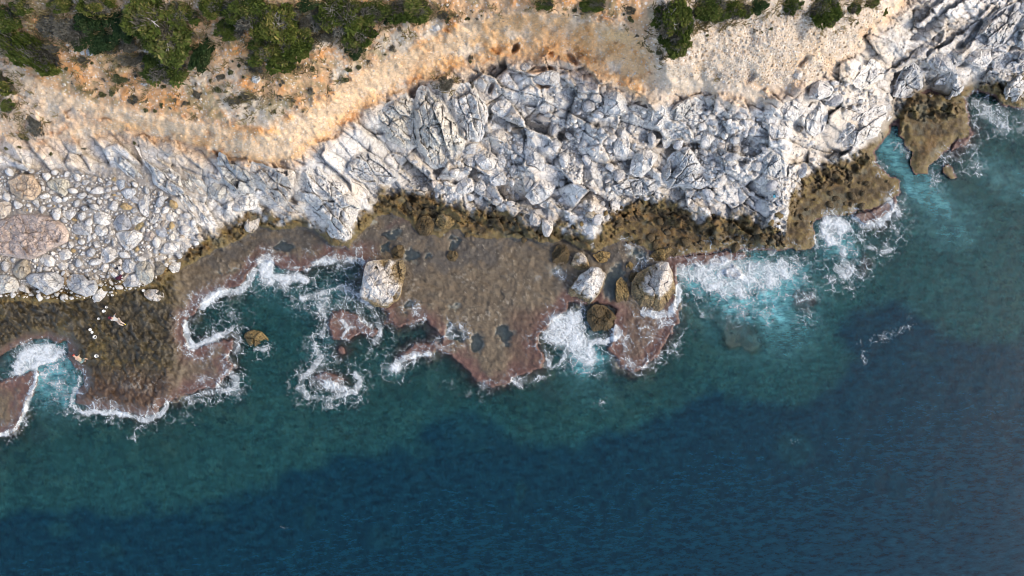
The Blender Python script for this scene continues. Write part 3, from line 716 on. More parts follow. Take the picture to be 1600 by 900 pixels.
# label, name, style (b boulder, o outcrop, s slab), height factor, tint, stain level, outline
ROCKS = [
 ("huge flat pink conglomerate slab at the left edge of the cobble beach", "boulder", 's', .9, PNK, -3, [(-25, 370), (-14, 350), (0, 344), (22, 332), (57, 331), (82, 336), (100, 350), (110, 367), (105, 377), (82, 390), (50, 405), (32, 403), (0, 398), (-18, 392)]),
 ("tan and grey boulder above the huge pink slab", "boulder", 'b', 1, TAN, -3, [(12, 282), (32, 271), (50, 272), (60, 285), (65, 295), (57, 310), (50, 314), (30, 310), (17, 300)]),
 ("tan boulder cut by the left edge just above the pink slab", "boulder", 'b', 1, (0.5, .43, .36), -3, [(-16, 330), (-8, 315), (8, 313), (18, 318), (17, 330), (5, 342), (-10, 343)]),
 ("angular greenish beige boulder at the top of the cobble beach", "boulder", 'b', 1, BG, -3, [(72, 286), (82, 279), (100, 279), (111, 285), (107, 300), (101, 307), (88, 300), (78, 294)]),
 ("tall narrow upright white slab on the cobble beach", "boulder", 'b', 1, WH, -3, [(217, 305), (226, 300), (234, 302), (233, 337), (229, 340), (220, 332), (216, 320)]),
 ("rounded white boulder left of the dark grey one on the beach", "boulder", 'b', 1, WH, -3, [(146, 335), (152, 330), (163, 329), (172, 336), (175, 345), (170, 352), (158, 352), (148, 347)]),
 ("dark grey pitted boulder in the middle of the cobble beach", "boulder", 'b', 1, (.36, .37, .39), -3, [(176, 350), (184, 336), (195, 334), (203, 342), (206, 354), (200, 360), (182, 360)]),
 ("pointed white stone right of the dark grey pitted boulder", "boulder", 'b', .9, WH, -3, [(205, 343), (210, 336), (218, 337), (229, 341), (222, 346), (212, 352), (206, 350)]),
 ("big white triangular boulder in the middle of the cobble beach", "boulder", 'b', 1, WH, -3, [(180, 365), (190, 361), (212, 360), (222, 365), (223, 373), (213, 384), (205, 391), (197, 391), (188, 380)]),
 ("large egg shaped white boulder below the triangular one", "boulder", 'b', 1, WH, -3, [(158, 398), (160, 390), (168, 385), (180, 385), (187, 391), (184, 401), (172, 410), (162, 412), (157, 406)]),
 ("oblong white stone lying under the triangular boulder", "boulder", 'b', .9, WH, -3, [(184, 396), (188, 393), (200, 393), (206, 399), (203, 403), (190, 403)]),
 ("blocky grey white boulder beside the dark blue cloth", "boulder", 'b', 1, GY, -3, [(191, 413), (197, 404), (208, 404), (213, 415), (211, 425), (197, 427), (191, 422)]),
 ("mottled cream boulder at the lower right end of the beach", "boulder", 'b', 1, (.47, .44, .38), -3, [(212, 415), (220, 408), (230, 407), (237, 415), (241, 428), (238, 440), (228, 446), (218, 440), (212, 428)]),
 ("dark brown grey boulder behind the mottled cream one", "boulder", 'b', .9, (.20, .18, .15), -3, [(238, 410), (250, 408), (259, 416), (255, 428), (244, 430)]),
 ("smooth grey boulder beside the purple cloth at the beach foot", "boulder", 'b', 1, GY, -3, [(190, 440), (198, 431), (210, 426), (218, 432), (222, 446), (206, 449), (194, 448)]),
 ("big wedge shaped grey boulder with ochre side at the beach foot", "boulder", 'b', 1.1, GY, .6, [(39, 433), (50, 427), (85, 425), (102, 435), (98, 447), (90, 455), (72, 462), (60, 452), (45, 443)]),
 ("big double humped grey boulder right of the wedge boulder", "boulder", 'b', 1.1, GY, -3, [(102, 440), (112, 428), (130, 429), (137, 437), (150, 437), (153, 449), (148, 461), (135, 464), (118, 458), (108, 452)]),
 ("long pale boulder standing at the edge of the brown shelf", "boulder", 'b', 1, WH, -3, [(144, 465), (150, 455), (160, 448), (170, 447), (171, 452), (163, 465), (155, 472), (147, 473)]),
 ("creased cream white boulder cut by the left edge at the beach foot", "boulder", 'b', 1.1, CRM, -3, [(-14, 440), (-8, 430), (10, 428), (25, 434), (31, 448), (24, 455), (5, 459), (-12, 457)]),
 ("tan boulder wedged under the pink slab", "boulder", 'b', 1, (.40, .35, .28), -3, [(19, 425), (27, 410), (38, 404), (47, 410), (49, 424), (40, 432), (33, 437), (24, 432)]),
 ("white boulder touching the lower corner of the pink slab", "boulder", 'b', .9, WH, -3, [(60, 405), (68, 397), (77, 398), (88, 407), (86, 415), (75, 417), (64, 412)]),
 ("pale cracked boulder right of the pink slab corner", "boulder", 'b', .9, WH, -3, [(91, 396), (96, 390), (106, 389), (113, 395), (111, 404), (96, 407)]),
 ("white heart shaped stone below the pink slab", "boulder", 'b', .9, WH, -3, [(89, 414), (92, 408), (106, 408), (109, 413), (102, 423), (94, 421)]),
 ("grey boulder right of the pink slab", "boulder", 'b', .9, GY, -3, [(110, 358), (116, 350), (130, 347), (143, 353), (145, 362), (138, 368), (125, 367), (114, 364)]),
 ("round white boulder between the grey boulder and the triangular one", "boulder", 'b', 1, WH, -3, [(147, 360), (151, 352), (162, 350), (169, 357), (168, 366), (158, 370), (150, 366)]),
 ("white fan shaped stone above the grey boulder", "boulder", 'b', .9, WH, -3, [(97, 335), (105, 328), (118, 326), (119, 334), (110, 344), (104, 342)]),
 ("pale kite shaped boulder above the ochre cobble", "boulder", 'b', .9, (.52, .53, .54), -3, [(188, 300), (195, 294), (210, 293), (214, 300), (206, 309), (197, 311)]),
 ("bluish grey block at the top of the beach", "boulder", 'b', .9, (.44, .47, .50), -3, [(181, 284), (184, 280), (196, 281), (195, 293), (188, 297), (182, 291)]),
 ("rounded ochre cobble among white stones left of the upright slab", "boulder", 'b', .9, OCH, -3, [(187, 323), (191, 317), (201, 318), (207, 324), (205, 328), (193, 328)]),
 ("long ochre cobble right of the dark grey pitted boulder", "boulder", 'b', .9, (.36, .28, .15), -3, [(209, 356), (216, 349), (224, 347), (226, 351), (218, 359), (211, 359)]),
 ("pinkish round boulder right of the triangular one", "boulder", 'b', .9, (.50, .43, .38), -3, [(225, 370), (229, 362), (237, 361), (243, 367), (241, 374), (233, 377), (227, 374)]),
 ("bluish grey pear shaped boulder near the spur", "boulder", 'b', .9, (.46, .48, .51), -3, [(242, 361), (250, 353), (258, 356), (263, 368), (255, 371), (246, 368)]),
 ("white stone touching the foot of the white spur", "boulder", 'b', .9, WH, -3, [(258, 338), (262, 331), (272, 331), (279, 338), (270, 346), (260, 346)]),
 ("long white boulder at the right end of the cobble beach", "boulder", 'b', .9, WH, -3, [(250, 393), (258, 380), (270, 377), (282, 379), (280, 390), (268, 396), (255, 396)]),
 ("pale block beside the long white boulder under the spur", "boulder", 'b', .9, WRM, -3, [(281, 378), (292, 372), (301, 376), (299, 386), (286, 390), (281, 387)]),
 ("small white knob on the brown shelf edge below the beach", "boulder", 'b', 1, WH, -3, [(263, 418), (267, 406), (280, 406), (283, 412), (280, 424), (270, 427)]),
 ("lone half white half ochre boulder on the brown rock shelf", "boulder", 'b', 1, WRM, .9, [(224, 456), (232, 452), (245, 452), (256, 458), (257, 464), (248, 471), (235, 470), (226, 464)]),
 ("sharp white wedge in the beach left of the spur", "boulder", 'b', .9, WH, -3, [(234, 348), (240, 337), (249, 331), (250, 337), (247, 344), (241, 350)]),
 # --- the left cliff foot
 ("long white limestone spur running down beside the cobble beach", "outcrop", 'o', 1.2, WH, -3, [(212, 230), (238, 233), (248, 252), (268, 262), (282, 275), (286, 293), (299, 302), (300, 315), (318, 332), (332, 350), (322, 357), (305, 345), (290, 325), (275, 308), (255, 298), (240, 287), (236, 268), (222, 252)]),
 ("narrow grey rib of rock above the upper beach", "outcrop", 'o', 1, (.52, .52, .51), -3, [(173, 232), (185, 238), (205, 255), (220, 272), (228, 289), (212, 284), (190, 266), (177, 250)]),
 ("flat leaf shaped rock leaning on the white spur", "outcrop", 'o', .9, (.56, .54, .50), -3, [(281, 273), (290, 274), (299, 285), (301, 299), (291, 294), (283, 285)]),
 ("cracked rock rib right of the white spur", "outcrop", 'o', .9, (.52, .50, .46), -3, [(288, 268), (305, 274), (317, 284), (324, 295), (324, 307), (312, 303), (300, 289)]),
 ("squat grey boulder wedged between spur and cliff foot", "boulder", 'b', 1, (.50, .48, .44), -3, [(325, 297), (333, 284), (345, 283), (354, 292), (353, 305), (343, 313), (330, 309)]),
 ("broad grey cracked outcrop under the orange scarp on the left", "outcrop", 'o', 1.1, (.46, .46, .45), -3, [(341, 236), (352, 240), (355, 256), (370, 258), (386, 268), (399, 284), (400, 300), (385, 306), (368, 302), (354, 290), (345, 275), (339, 255)]),
 ("rough white boulder hanging over the shelf below the grey outcrop", "boulder", 'b', 1, WH, -3, [(362, 326), (370, 307), (385, 301), (400, 299), (405, 311), (400, 326), (385, 330), (370, 331)]),
 ("white topped knob at the water side left of the nose", "boulder", 'b', 1, WRM, 1.3, [(381, 355), (384, 342), (395, 337), (406, 340), (404, 355), (395, 364), (385, 362)]),
 ("pale ribbed buttress left of the big rounded nose", "outcrop", 'o', 1.1, WRM, .5, [(388, 264), (395, 254), (410, 256), (425, 264), (442, 264), (460, 268), (462, 286), (458, 303), (450, 318), (440, 326), (428, 318), (415, 300), (405, 285), (392, 277)]),
 ("small pale buttress foot just above the tide band", "outcrop", 'o', .9, WRM, 1.0, [(431, 308), (442, 310), (458, 318), (478, 322), (483, 334), (465, 338), (445, 330)]),
 ("big rounded limestone nose jutting down to the reef", "outcrop", 'o', 1.4, WH, 1.6, [(462, 292), (469, 264), (478, 254), (495, 257), (512, 270), (532, 285), (552, 300), (564, 316), (567, 328), (558, 340), (557, 355), (552, 374), (540, 384), (520, 379), (509, 366), (513, 348), (500, 336), (480, 326), (465, 312)]),
 ("striped grey buttress right of the big nose", "outcrop", 'o', 1.2, (.54, .53, .52), 0, [(543, 262), (550, 243), (565, 236), (582, 238), (597, 248), (613, 260), (624, 275), (613, 286), (595, 291), (575, 289), (555, 279), (545, 271)]),
 ("thin rib below the striped grey buttress", "outcrop", 'o', .8, WRM, 1.0, [(545, 277), (560, 286), (577, 300), (573, 311), (560, 306), (548, 291)]),
 ("warm white rock shoulder under the orange scarp", "outcrop", 'o', 1, CRM, -3, [(590, 178), (608, 160), (636, 142), (647, 160), (646, 195), (650, 226), (640, 234), (622, 229), (604, 216), (594, 198)]),
 ("huge cracked cream outcrop left of the boulder scree", "outcrop", 'o', 1.3, CRM, -3, [(648, 202), (646, 168), (651, 142), (668, 135), (686, 150), (701, 170), (716, 195), (728, 220), (726, 233), (719, 245), (704, 253), (690, 260), (680, 260), (665, 253), (652, 232)]),
 ("tall white cracked outcrop beside the cream one", "outcrop", 'o', 1.3, WH, -3, [(699, 160), (708, 145), (720, 130), (733, 128), (746, 146), (760, 160), (763, 180), (758, 206), (746, 222), (732, 221), (724, 202), (704, 174)]),
 # --- middle scree
 ("flat topped grey boulder right of the tall white outcrop", "boulder", 'b', .9, WRM, -3, [(760, 207), (770, 200), (785, 200), (796, 212), (795, 221), (785, 222), (770, 218), (762, 214)]),
 ("large white boulder left of the middle of the scree", "boulder", 'b', 1.1, WH, -3, [(740, 243), (752, 234), (768, 238), (778, 248), (772, 262), (765, 267), (752, 264), (745, 256)]),
 ("white slab leaning on the large white scree boulder", "boulder", 'b', .9, WH, -3, [(777, 241), (783, 239), (791, 250), (789, 262), (780, 262), (777, 251)]),
 ("grey boulder tucked under the tall white outcrop", "boulder", 'b', .9, GY, -3, [(727, 229), (735, 223), (748, 224), (752, 232), (745, 240), (730, 241), (726, 236)]),
 ("grey block below the boulder under the tall white outcrop", "boulder", 'b', .9, WH, -3, [(724, 253), (730, 244), (740, 245), (744, 253), (741, 260), (732, 261)]),
 ("smooth bright white boulder on the brown ledge", "boulder", 'b', 1, WH, -3, [(708, 296), (715, 286), (728, 277), (737, 278), (741, 290), (740, 298), (730, 303), (717, 302)]),
 ("small pointed white stone right of the smooth bright boulder", "boulder", 'b', .9, WH, -3, [(743, 293), (749, 279), (756, 283), (760, 295), (752, 301)]),
 ("rough square white boulder above the brown ledge", "boulder", 'b', .9, WH, -3, [(764, 273), (772, 265), (786, 266), (792, 278), (790, 288), (775, 291), (766, 285)]),
 ("large grey triangular boulder in the middle of the scree", "boulder", 'b', 1.2, GY, -3, [(819, 234), (821, 222), (829, 222), (838, 236), (850, 250), (853, 262), (848, 268), (836, 261), (822, 258)]),
 ("dark grey block beside the grey triangular boulder", "boulder", 'b', 1, (.37, .37, .38), -3, [(799, 228), (806, 220), (820, 221), (818, 235), (813, 242), (803, 236)]),
 ("grey upright stone above the two small standing boulders", "boulder", 'b', .9, GY, -3, [(815, 281), (819, 273), (831, 272), (834, 285), (830, 298), (821, 300)]),
 ("large white split boulder above the two standing boulders", "boulder", 'b', 1.2, WH, -3, [(820, 307), (830, 292), (847, 273), (860, 270), (872, 270), (868, 290), (863, 303), (848, 316), (832, 320)]),
 ("flat white block under the large split boulder", "boulder", 'b', .9, WH, -3, [(842, 321), (852, 314), (861, 308), (868, 315), (868, 326), (855, 328)]),
 ("left one of the two standing boulders at the pool edge", "boulder", 'b', 1.1, WRM, 1.0, [(827, 341), (832, 328), (845, 326), (849, 332), (845, 350), (838, 354), (828, 350)]),
 ("right one of the two standing boulders at the pool edge", "boulder", 'b', 1.1, WRM, .6, [(848, 337), (855, 331), (862, 330), (865, 340), (864, 360), (857, 371), (849, 368), (846, 355)]),
 ("knobbly white nose reaching down beside the tide pool", "outcrop", 'o', 1.0, WRM, 1.3, [(899, 382), (908, 366), (922, 352), (938, 348), (944, 358), (936, 376), (922, 393), (906, 393)]),
 ("brown domed boulder left of the white topped one by the channel", "boulder", 'b', 1, BRN, 2.6, [(862, 397), (870, 384), (884, 382), (890, 395), (888, 410), (876, 417), (864, 411)]),
 ("white topped boulder between two brown ones at the channel head", "boulder", 'b', 1.2, WRM, .9, [(891, 413), (899, 396), (908, 393), (917, 402), (921, 415), (915, 421), (900, 424)]),
 ("flat ochre boulder lying in the channel head", "boulder", 'b', .9, OCH, 1.0, [(926, 399), (940, 392), (955, 395), (959, 403), (950, 411), (935, 410)]),
 ("big smooth white boulder leaning on the reef by the surf", "boulder", 'b', 1.3, WH, 1.0, [(886, 466), (890, 450), (905, 430), (925, 416), (941, 419), (947, 430), (942, 450), (930, 468), (918, 477), (903, 478), (892, 473)]),
 ("big brown weed covered boulder in the surf", "boulder", 'b', 1.1, BRN, 3.6, [(917, 502), (918, 486), (930, 475), (945, 477), (960, 490), (971, 505), (966, 516), (951, 526), (938, 524), (925, 516)]),
 ("long mossy boulder standing in the channel", "boulder", 'b', 1, (.30, .25, .15), 1.6, [(961, 456), (963, 441), (970, 432), (980, 444), (984, 460), (979, 475), (968, 479), (962, 470)]),
 ("biggest sea boulder, pitted white top and brown sides, right of channel", "boulder", 'b', 1.3, WRM, 1.55, [(986, 443), (995, 428), (1010, 418), (1030, 410), (1045, 408), (1051, 425), (1056, 450), (1055, 470), (1046, 480), (1030, 486), (1005, 485), (990, 471), (985, 457)]),
 ("square cream topped boulder alone on the reef flat beside the surf", "boulder", 'b', 1.4, (.60, .56, .52), 1.4, [(573, 409), (590, 405), (630, 406), (635, 420), (632, 436), (629, 452), (622, 470), (606, 481), (586, 480), (563, 466), (562, 455), (568, 431)]),
 ("small brown boulder just behind the square cream boulder", "boulder", 'b', 1, OCH, 2.2, [(611, 392), (620, 383), (630, 383), (633, 394), (628, 404), (614, 404)]),
 ("dark dome rock standing alone in the surf", "boulder", 'b', 1, (.16, .12, .06), 1.2, [(378, 536), (383, 521), (395, 515), (410, 518), (420, 530), (418, 543), (405, 549), (388, 548)]),
 ("brown mound on the left of a pair beside the tide pool", "boulder", 'b', .9, (.28, .20, .12), 2.2, [(648, 355), (655, 340), (668, 336), (680, 345), (678, 358), (668, 369), (655, 367)]),
 ("brown mound on the right of a pair beside the tide pool", "boulder", 'b', .9, (.32, .23, .14), 1.9, [(680, 350), (685, 334), (700, 329), (714, 340), (713, 350), (700, 358), (686, 358)]),
 ("small mossy boulder in the gully by the reef pool", "boulder", 'b', .9, OCH, 2.4, [(697, 401), (702, 392), (713, 392), (717, 400), (711, 409), (701, 408)]),
 ("mossy flat rock in the surf right of the channel head", "boulder", 'b', .7, (.24, .19, .09), 1.6, [(1014, 400), (1026, 390), (1048, 386), (1058, 394), (1054, 404), (1036, 408), (1020, 408)]),
 ("small round rock awash in the channel pool", "boulder", 'b', .8, (.25, .19, .08), 1.0, [(977, 416), (984, 408), (990, 413), (990, 420), (982, 424)]),
 ("dark round rock touching the biggest sea boulder", "boulder", 'b', .8, (.16, .12, .06), 2.0, [(982, 434), (986, 426), (996, 425), (1000, 432), (992, 442), (985, 442)]),
 # --- right scree and cliff
 ("fin shaped white rock standing in the scree", "boulder", 'b', 1.2, WH, -3, [(958, 234), (963, 216), (975, 199), (980, 205), (984, 220), (983, 240), (975, 248), (962, 241)]),
 ("large grooved white block right of the fin shaped rock", "boulder", 'b', 1.3, WH, -3, [(983, 271), (986, 251), (998, 231), (1020, 228), (1033, 232), (1026, 250), (1016, 265), (1003, 277), (990, 275)]),
 ("bright white diamond shaped boulder above the grooved block", "boulder", 'b', 1.1, (.64, .61, .56), -3, [(1033, 218), (1040, 207), (1048, 206), (1051, 220), (1045, 230), (1038, 232)]),
 ("low striped slab below the large grooved block", "outcrop", 'o', .8, GY, -3, [(958, 290), (985, 279), (1010, 278), (1030, 281), (1028, 296), (1010, 304), (985, 306), (965, 299)]),
 ("broad knobbly grey outcrop right of the grooved block", "outcrop", 'o', 1.2, (.54, .54, .54), -3, [(1033, 266), (1045, 246), (1060, 231), (1076, 230), (1087, 246), (1106, 270), (1109, 286), (1095, 296), (1070, 292), (1045, 293), (1035, 286)]),
 ("lens shaped grey stone beside the dark hollow in the scree", "boulder", 'b', .9, GY, -3, [(899, 228), (908, 219), (917, 220), (919, 230), (908, 234)]),
 ("block lying in the mouth of the earth alcove under the scarp", "boulder", 'b', 1, GY, -3, [(831, 122), (845, 113), (860, 109), (874, 113), (875, 128), (862, 133), (845, 133), (835, 129)]),
 ("tall pale boulder at the right side of the alcove", "boulder", 'b', 1.1, WH, -3, [(944, 152), (950, 138), (965, 140), (979, 155), (979, 176), (960, 183), (945, 179)]),
 ("pale block below the alcove on its left side", "boulder", 'b', 1, WH, -3, [(766, 170), (775, 160), (790, 153), (799, 162), (798, 175), (787, 183), (776, 181)]),
 ("rounded pale stone in the orange earth left of the alcove", "boulder", 'b', 1, WRM, -3, [(812, 103), (819, 97), (829, 100), (831, 107), (822, 111), (814, 109)]),
 ("pale pointed shoulder rock in the middle of the scree top", "outcrop", 'o', 1, WH, -3, [(1018, 196), (1020, 172), (1034, 160), (1048, 172), (1052, 188), (1044, 200), (1030, 204)]),
 ("cracked pale hump below the orange earth tongue", "outcrop", 'o', 1, (.56, .54, .51), -3, [(1044, 176), (1060, 160), (1082, 152), (1098, 158), (1096, 170), (1078, 182), (1058, 192), (1048, 188)]),
 ("square white boulder with a sharp corner in the right scree", "boulder", 'b', 1, WH, -3, [(1094, 228), (1097, 212), (1106, 200), (1112, 206), (1116, 218), (1108, 228), (1100, 230)]),
 ("round knobbly boulder below the scree pool", "boulder", 'b', 1, WH, -3, [(1173, 258), (1178, 250), (1188, 250), (1192, 260), (1186, 268), (1177, 267)]),
 ("small round white boulder high in the right scree", "boulder", 'b', 1, WH, -3, [(1080, 190), (1083, 181), (1089, 180), (1092, 189), (1087, 196)]),
 ("rough ridge of grey rock near the blue bucket", "outcrop", 'o', .9, (.50, .50, .49), -3, [(1190, 250), (1205, 232), (1220, 240), (1226, 260), (1222, 276), (1205, 282), (1192, 270)]),
 ("angular white boulder above the block with the cube face", "boulder", 'b', 1.1, WH, -3, [(1217, 171), (1225, 158), (1243, 155), (1255, 165), (1260, 172), (1250, 183), (1240, 190), (1225, 183)]),
 ("cube faced white block in the right scree", "boulder", 'b', 1.1, WH, -3, [(1201, 196), (1205, 185), (1220, 184), (1238, 191), (1238, 205), (1230, 216), (1205, 219), (1200, 206)]),
 ("tall egg shaped white boulder beside the biggest white slab", "boulder", 'b', 1.2, WH, -3, [(1258, 186), (1265, 166), (1280, 156), (1292, 165), (1294, 185), (1286, 205), (1272, 214), (1260, 205)]),
 ("biggest white slab overhanging the turquoise inlet", "outcrop", 'o', 1.4, WH, -3, [(1287, 207), (1295, 191), (1320, 179), (1350, 170), (1366, 163), (1389, 160), (1392, 175), (1401, 181), (1398, 193), (1385, 206), (1370, 222), (1345, 235), (1315, 238), (1295, 229)]),
 ("jagged white block above the egg shaped boulder", "boulder", 'b', 1.1, WH, -3, [(1263, 151), (1268, 131), (1280, 122), (1295, 122), (1303, 140), (1296, 151), (1280, 157)]),
 ("pointed pale stone sticking out of the orange gravel", "boulder", 'b', 1.1, WRM, -3, [(1239, 119), (1247, 105), (1254, 105), (1254, 120), (1250, 126)]),
 ("flat white plate of rock below the gravel on the right", "outcrop", 'o', .8, WH, -3, [(1330, 130), (1345, 112), (1362, 92), (1372, 98), (1385, 110), (1380, 122), (1362, 132), (1345, 142)]),
 ("pitted grey boulder above the brown pier", "boulder", 'b', 1, GY, -3, [(1449, 92), (1460, 83), (1478, 82), (1494, 87), (1497, 99), (1490, 111), (1470, 114), (1455, 106)]),
 ("round white headed boulder at the top right cove", "boulder", 'b', 1.2, WH, .5, [(1502, 92), (1514, 76), (1535, 72), (1548, 80), (1550, 95), (1540, 106), (1520, 103)]),
 ("long grey slab slanting up to the top right corner", "outcrop", 'o', 1.5, GY, -3, [(1516, 72), (1530, 50), (1550, 25), (1574, 8), (1592, 4), (1597, 22), (1584, 48), (1568, 70), (1550, 78), (1530, 76)]),
 ("leaning grey tooth of rock left of the brown pier", "outcrop", 'o', 1.2, (.50, .50, .50), .8, [(1394, 151), (1400, 126), (1415, 101), (1430, 95), (1441, 110), (1441, 136), (1426, 152), (1406, 155)]),
 ("big honeycombed white headland block above the brown pier", "outcrop", 'o', 1.3, (.54, .54, .54), .8, [(1444, 150), (1458, 122), (1488, 106), (1524, 100), (1536, 110), (1532, 128), (1513, 146), (1492, 161), (1466, 162)]),
 ("white boulder above the surf cut by the right edge", "outcrop", 'o', 1.2, WH, .6, [(1566, 152), (1573, 132), (1590, 116), (1614, 108), (1632, 130), (1620, 150), (1600, 158), (1577, 167)]),
 ("grey ledge above the cove at the right edge", "outcrop", 'o', 1, GY, -3, [(1550, 92), (1573, 80), (1612, 78), (1622, 98), (1602, 112), (1570, 114), (1552, 106)]),
 ("grey streaked wall at the top right corner", "outcrop", 'o', 1.2, (.44, .45, .45), -3, [(1582, 60), (1600, 30), (1625, 10), (1650, 30), (1640, 70), (1610, 80), (1590, 76)]),
 # --- white stones on the soil slope
 ("white pointed rock under the big juniper on the soil slope", "boulder", 'b', .9, (.66, .64, .60), -3, [(218, 131), (226, 127), (233, 129), (234, 136), (226, 135)]),
 ("white rock alone on the soil right of the big juniper", "boulder", 'b', .9, (.66, .64, .60), -3, [(389, 123), (396, 117), (404, 117), (408, 124), (402, 131), (394, 129)]),
 ("grey white stone pair part on the soil below the dark scrub", "boulder", 'b', .9, (.60, .60, .60), -3, [(134, 80), (138, 74), (146, 75), (149, 82), (143, 88), (136, 87)]),
 ("oval white stone beside the grey white one below the scrub", "boulder", 'b', .9, (.66, .64, .60), -3, [(125, 82), (128, 77), (133, 79), (133, 85), (127, 86)]),
 ("grey rock at the edge of the pale scarp band", "boulder", 'b', .9, GY, -3, [(672, 46), (678, 36), (686, 38), (688, 46), (680, 50)]),
 ("white stone at the foot of the conical green shrub", "boulder", 'b', .9, (.66, .64, .60), -3, [(1072, 80), (1075, 75), (1079, 80), (1078, 86), (1074, 85)]),
]
REFS = {}   # short names for the most findable rocks, used to describe the stones near them
for key, ref in [("huge flat pink", "the pink slab"), ("tan and grey boulder above", "the tan grey boulder"), ("angular greenish", "the greenish beige boulder"), ("tall narrow upright", "the upright slab"),
                 ("dark grey pitted", "the dark pitted boulder"), ("big white triangular", "the white triangular boulder"), ("large egg shaped", "the egg shaped beach boulder"), ("mottled cream", "the mottled cream boulder"),
                 ("big wedge", "the wedge boulder"), ("big double humped", "the double humped boulder"), ("long white limestone spur", "the white spur"), ("bluish grey pear", "the pear shaped boulder"), ("pale kite", "the kite shaped boulder"),
                 ("grey boulder right of the pink", "the grey beach boulder"), ("long white boulder at the right end", "the long white boulder"), ("lone half white", "the lone shelf boulder"), ("creased cream", "the creased cream boulder"),
                 ("big rounded limestone nose", "the rounded nose"), ("striped grey", "the striped buttress"), ("huge cracked cream", "the cream outcrop"), ("tall white cracked", "the tall white outcrop"),
                 ("flat topped grey", "the flat topped boulder"), ("large white boulder left", "the large white scree boulder"), ("smooth bright", "the smooth bright boulder"), ("rough square", "the rough square boulder"),
                 ("large grey triangular", "the grey triangular boulder"), ("large white split", "the split boulder"), ("left one of the two", "the standing boulders"), ("knobbly white nose", "the knobbly nose"),
                 ("fin shaped", "the fin rock"), ("large grooved", "the grooved block"), ("bright white diamond", "the diamond boulder"), ("low striped slab", "the striped slab"), ("broad knobbly", "the knobbly outcrop"),
                 ("lens shaped", "the lens shaped stone"), ("block lying in the mouth", "the alcove block"), ("tall pale boulder at the right", "the tall alcove boulder"), ("pale block below the alcove", "the pale block under the alcove"),
                 ("pale pointed shoulder", "the pale shoulder rock"), ("square white boulder with", "the sharp cornered boulder"), ("round knobbly boulder", "the round knobbly boulder"), ("rough ridge", "the rough grey ridge"),
                 ("angular white boulder above", "the angular white boulder"), ("cube faced", "the cube faced block"), ("tall egg", "the egg shaped scree boulder"), ("biggest white slab", "the overhanging slab"), ("flat white plate", "the flat white plate"),
                 ("brown domed", "the brown domed boulder"), ("brown mound on the left", "the left brown mound"), ("brown mound on the right", "the right brown mound"), ("mossy flat rock", "the mossy flat rock"), ("leaning grey tooth", "the leaning grey tooth"),
                 ("pitted grey boulder above", "the pitted grey boulder"), ("big honeycombed", "the honeycombed headland")]:
    REFS[key] = ref

# where these rocks stand (plan), so the ground under them stays low
occ = np.full(GXX.shape, -1e9)
for sp in ROCKS:
    P_ = np.array(sp[-1], float); c0 = P_.mean(0); e = np.abs(P_ - c0).max() + 40
    m = (np.abs(GXX - c0[0]) < e) & (np.abs(GYY - c0[1]) < e)
    occ[m] = np.maximum(occ[m], poly_sdf(GXX[m], GYY[m], sp[-1]))
m_occ = Map(occ)

# ------------------------------------------------------------------ the ground: land, reef and sea floor
def axis(lo, hi, step, far_lo, far_hi, mid=6.0):
    a = list(np.arange(lo, hi + 1e-6, step))
    x = lo; s = mid; L = []
    while x > far_lo:
        x -= s; L.append(x); s = s if x > lo - 330 else s * 1.35
    x = hi; s = mid; R = []
    while x < far_hi:
        x += s; R.append(x); s = s if x < hi + 330 else s * 1.35
    return np.array(L[::-1] + a + R)

ax_x = axis(-24, 1624, 1.55, -9000, 9500)
ya = axis(-12, 690, 1.55, -7000, 690)
yb = np.arange(693, 921, 3.0)
yc = []; _y = 918.0; _s = 6.0
while _y < 9000:
    _y += _s; yc.append(_y); _s = _s if _y < 1250 else _s * 1.35
ax_y = np.concatenate([ya, yb, np.array(yc)])
TX, TY = np.meshgrid(ax_x, ax_y)
TH, TC, TG, TW, TZ = height_col(TX, TY)
far = np.maximum(np.maximum(-400 - TX, TX - 2000), np.maximum(-400 - TY, TY - 1300))
WX, WY = unproject(TX, TY, TH)
nx, ny = len(ax_x), len(ax_y)
V = np.stack([WX, WY, TH], -1).reshape(-1, 3)
FQ = grid_faces(nx, ny).reshape(-1, 4)
zf = TZ[:-1, :-1].reshape(-1)
ZN = [("seabed", "dark mottled rock and weed floor under the sea"),
      ("reef_shelf", "flat brown and purple reef at the water line"),
      ("shore_rock", "brown weed covered rock band along the tide line"),
      ("scree_slope", "pale broken limestone slope behind the shore"),
      ("cliff_face", "orange and beige eroded earth scarp above the rocks"),
      ("hillside", "orange soil and gravel slope at the top with shrubs")]
Vc = TC.reshape(-1, 3); Vg = TG.reshape(-1); Vw = TW.reshape(-1)
for k, (nm, lab) in enumerate(ZN):
    F = FQ[zf == k]
    u, inv = np.unique(F, return_inverse=True)
    me = fast_mesh(nm, V[u], inv.reshape(-1, 4), k in (0, 1))
    add_col(me, "col", Vc[u]); add_float(me, "gravel", Vg[u]); add_float(me, "wet", Vw[u])
    tag(link(nm, me, M_GROUND), lab, None, None, "structure")

def H_at(px, py):
    px = np.atleast_1d(np.asarray(px, float)); py = np.atleast_1d(np.asarray(py, float))
    i = np.clip(np.searchsorted(ax_x, px) - 1, 0, nx - 2); j = np.clip(np.searchsorted(ax_y, py) - 1, 0, ny - 2)
    u = np.clip((px - ax_x[i]) / (ax_x[i + 1] - ax_x[i]), 0, 1); v = np.clip((py - ax_y[j]) / (ax_y[j + 1] - ax_y[j]), 0, 1)
    return (TH[j, i] * (1 - u) + TH[j, i + 1] * u) * (1 - v) + (TH[j + 1, i] * (1 - u) + TH[j + 1, i + 1] * u) * v

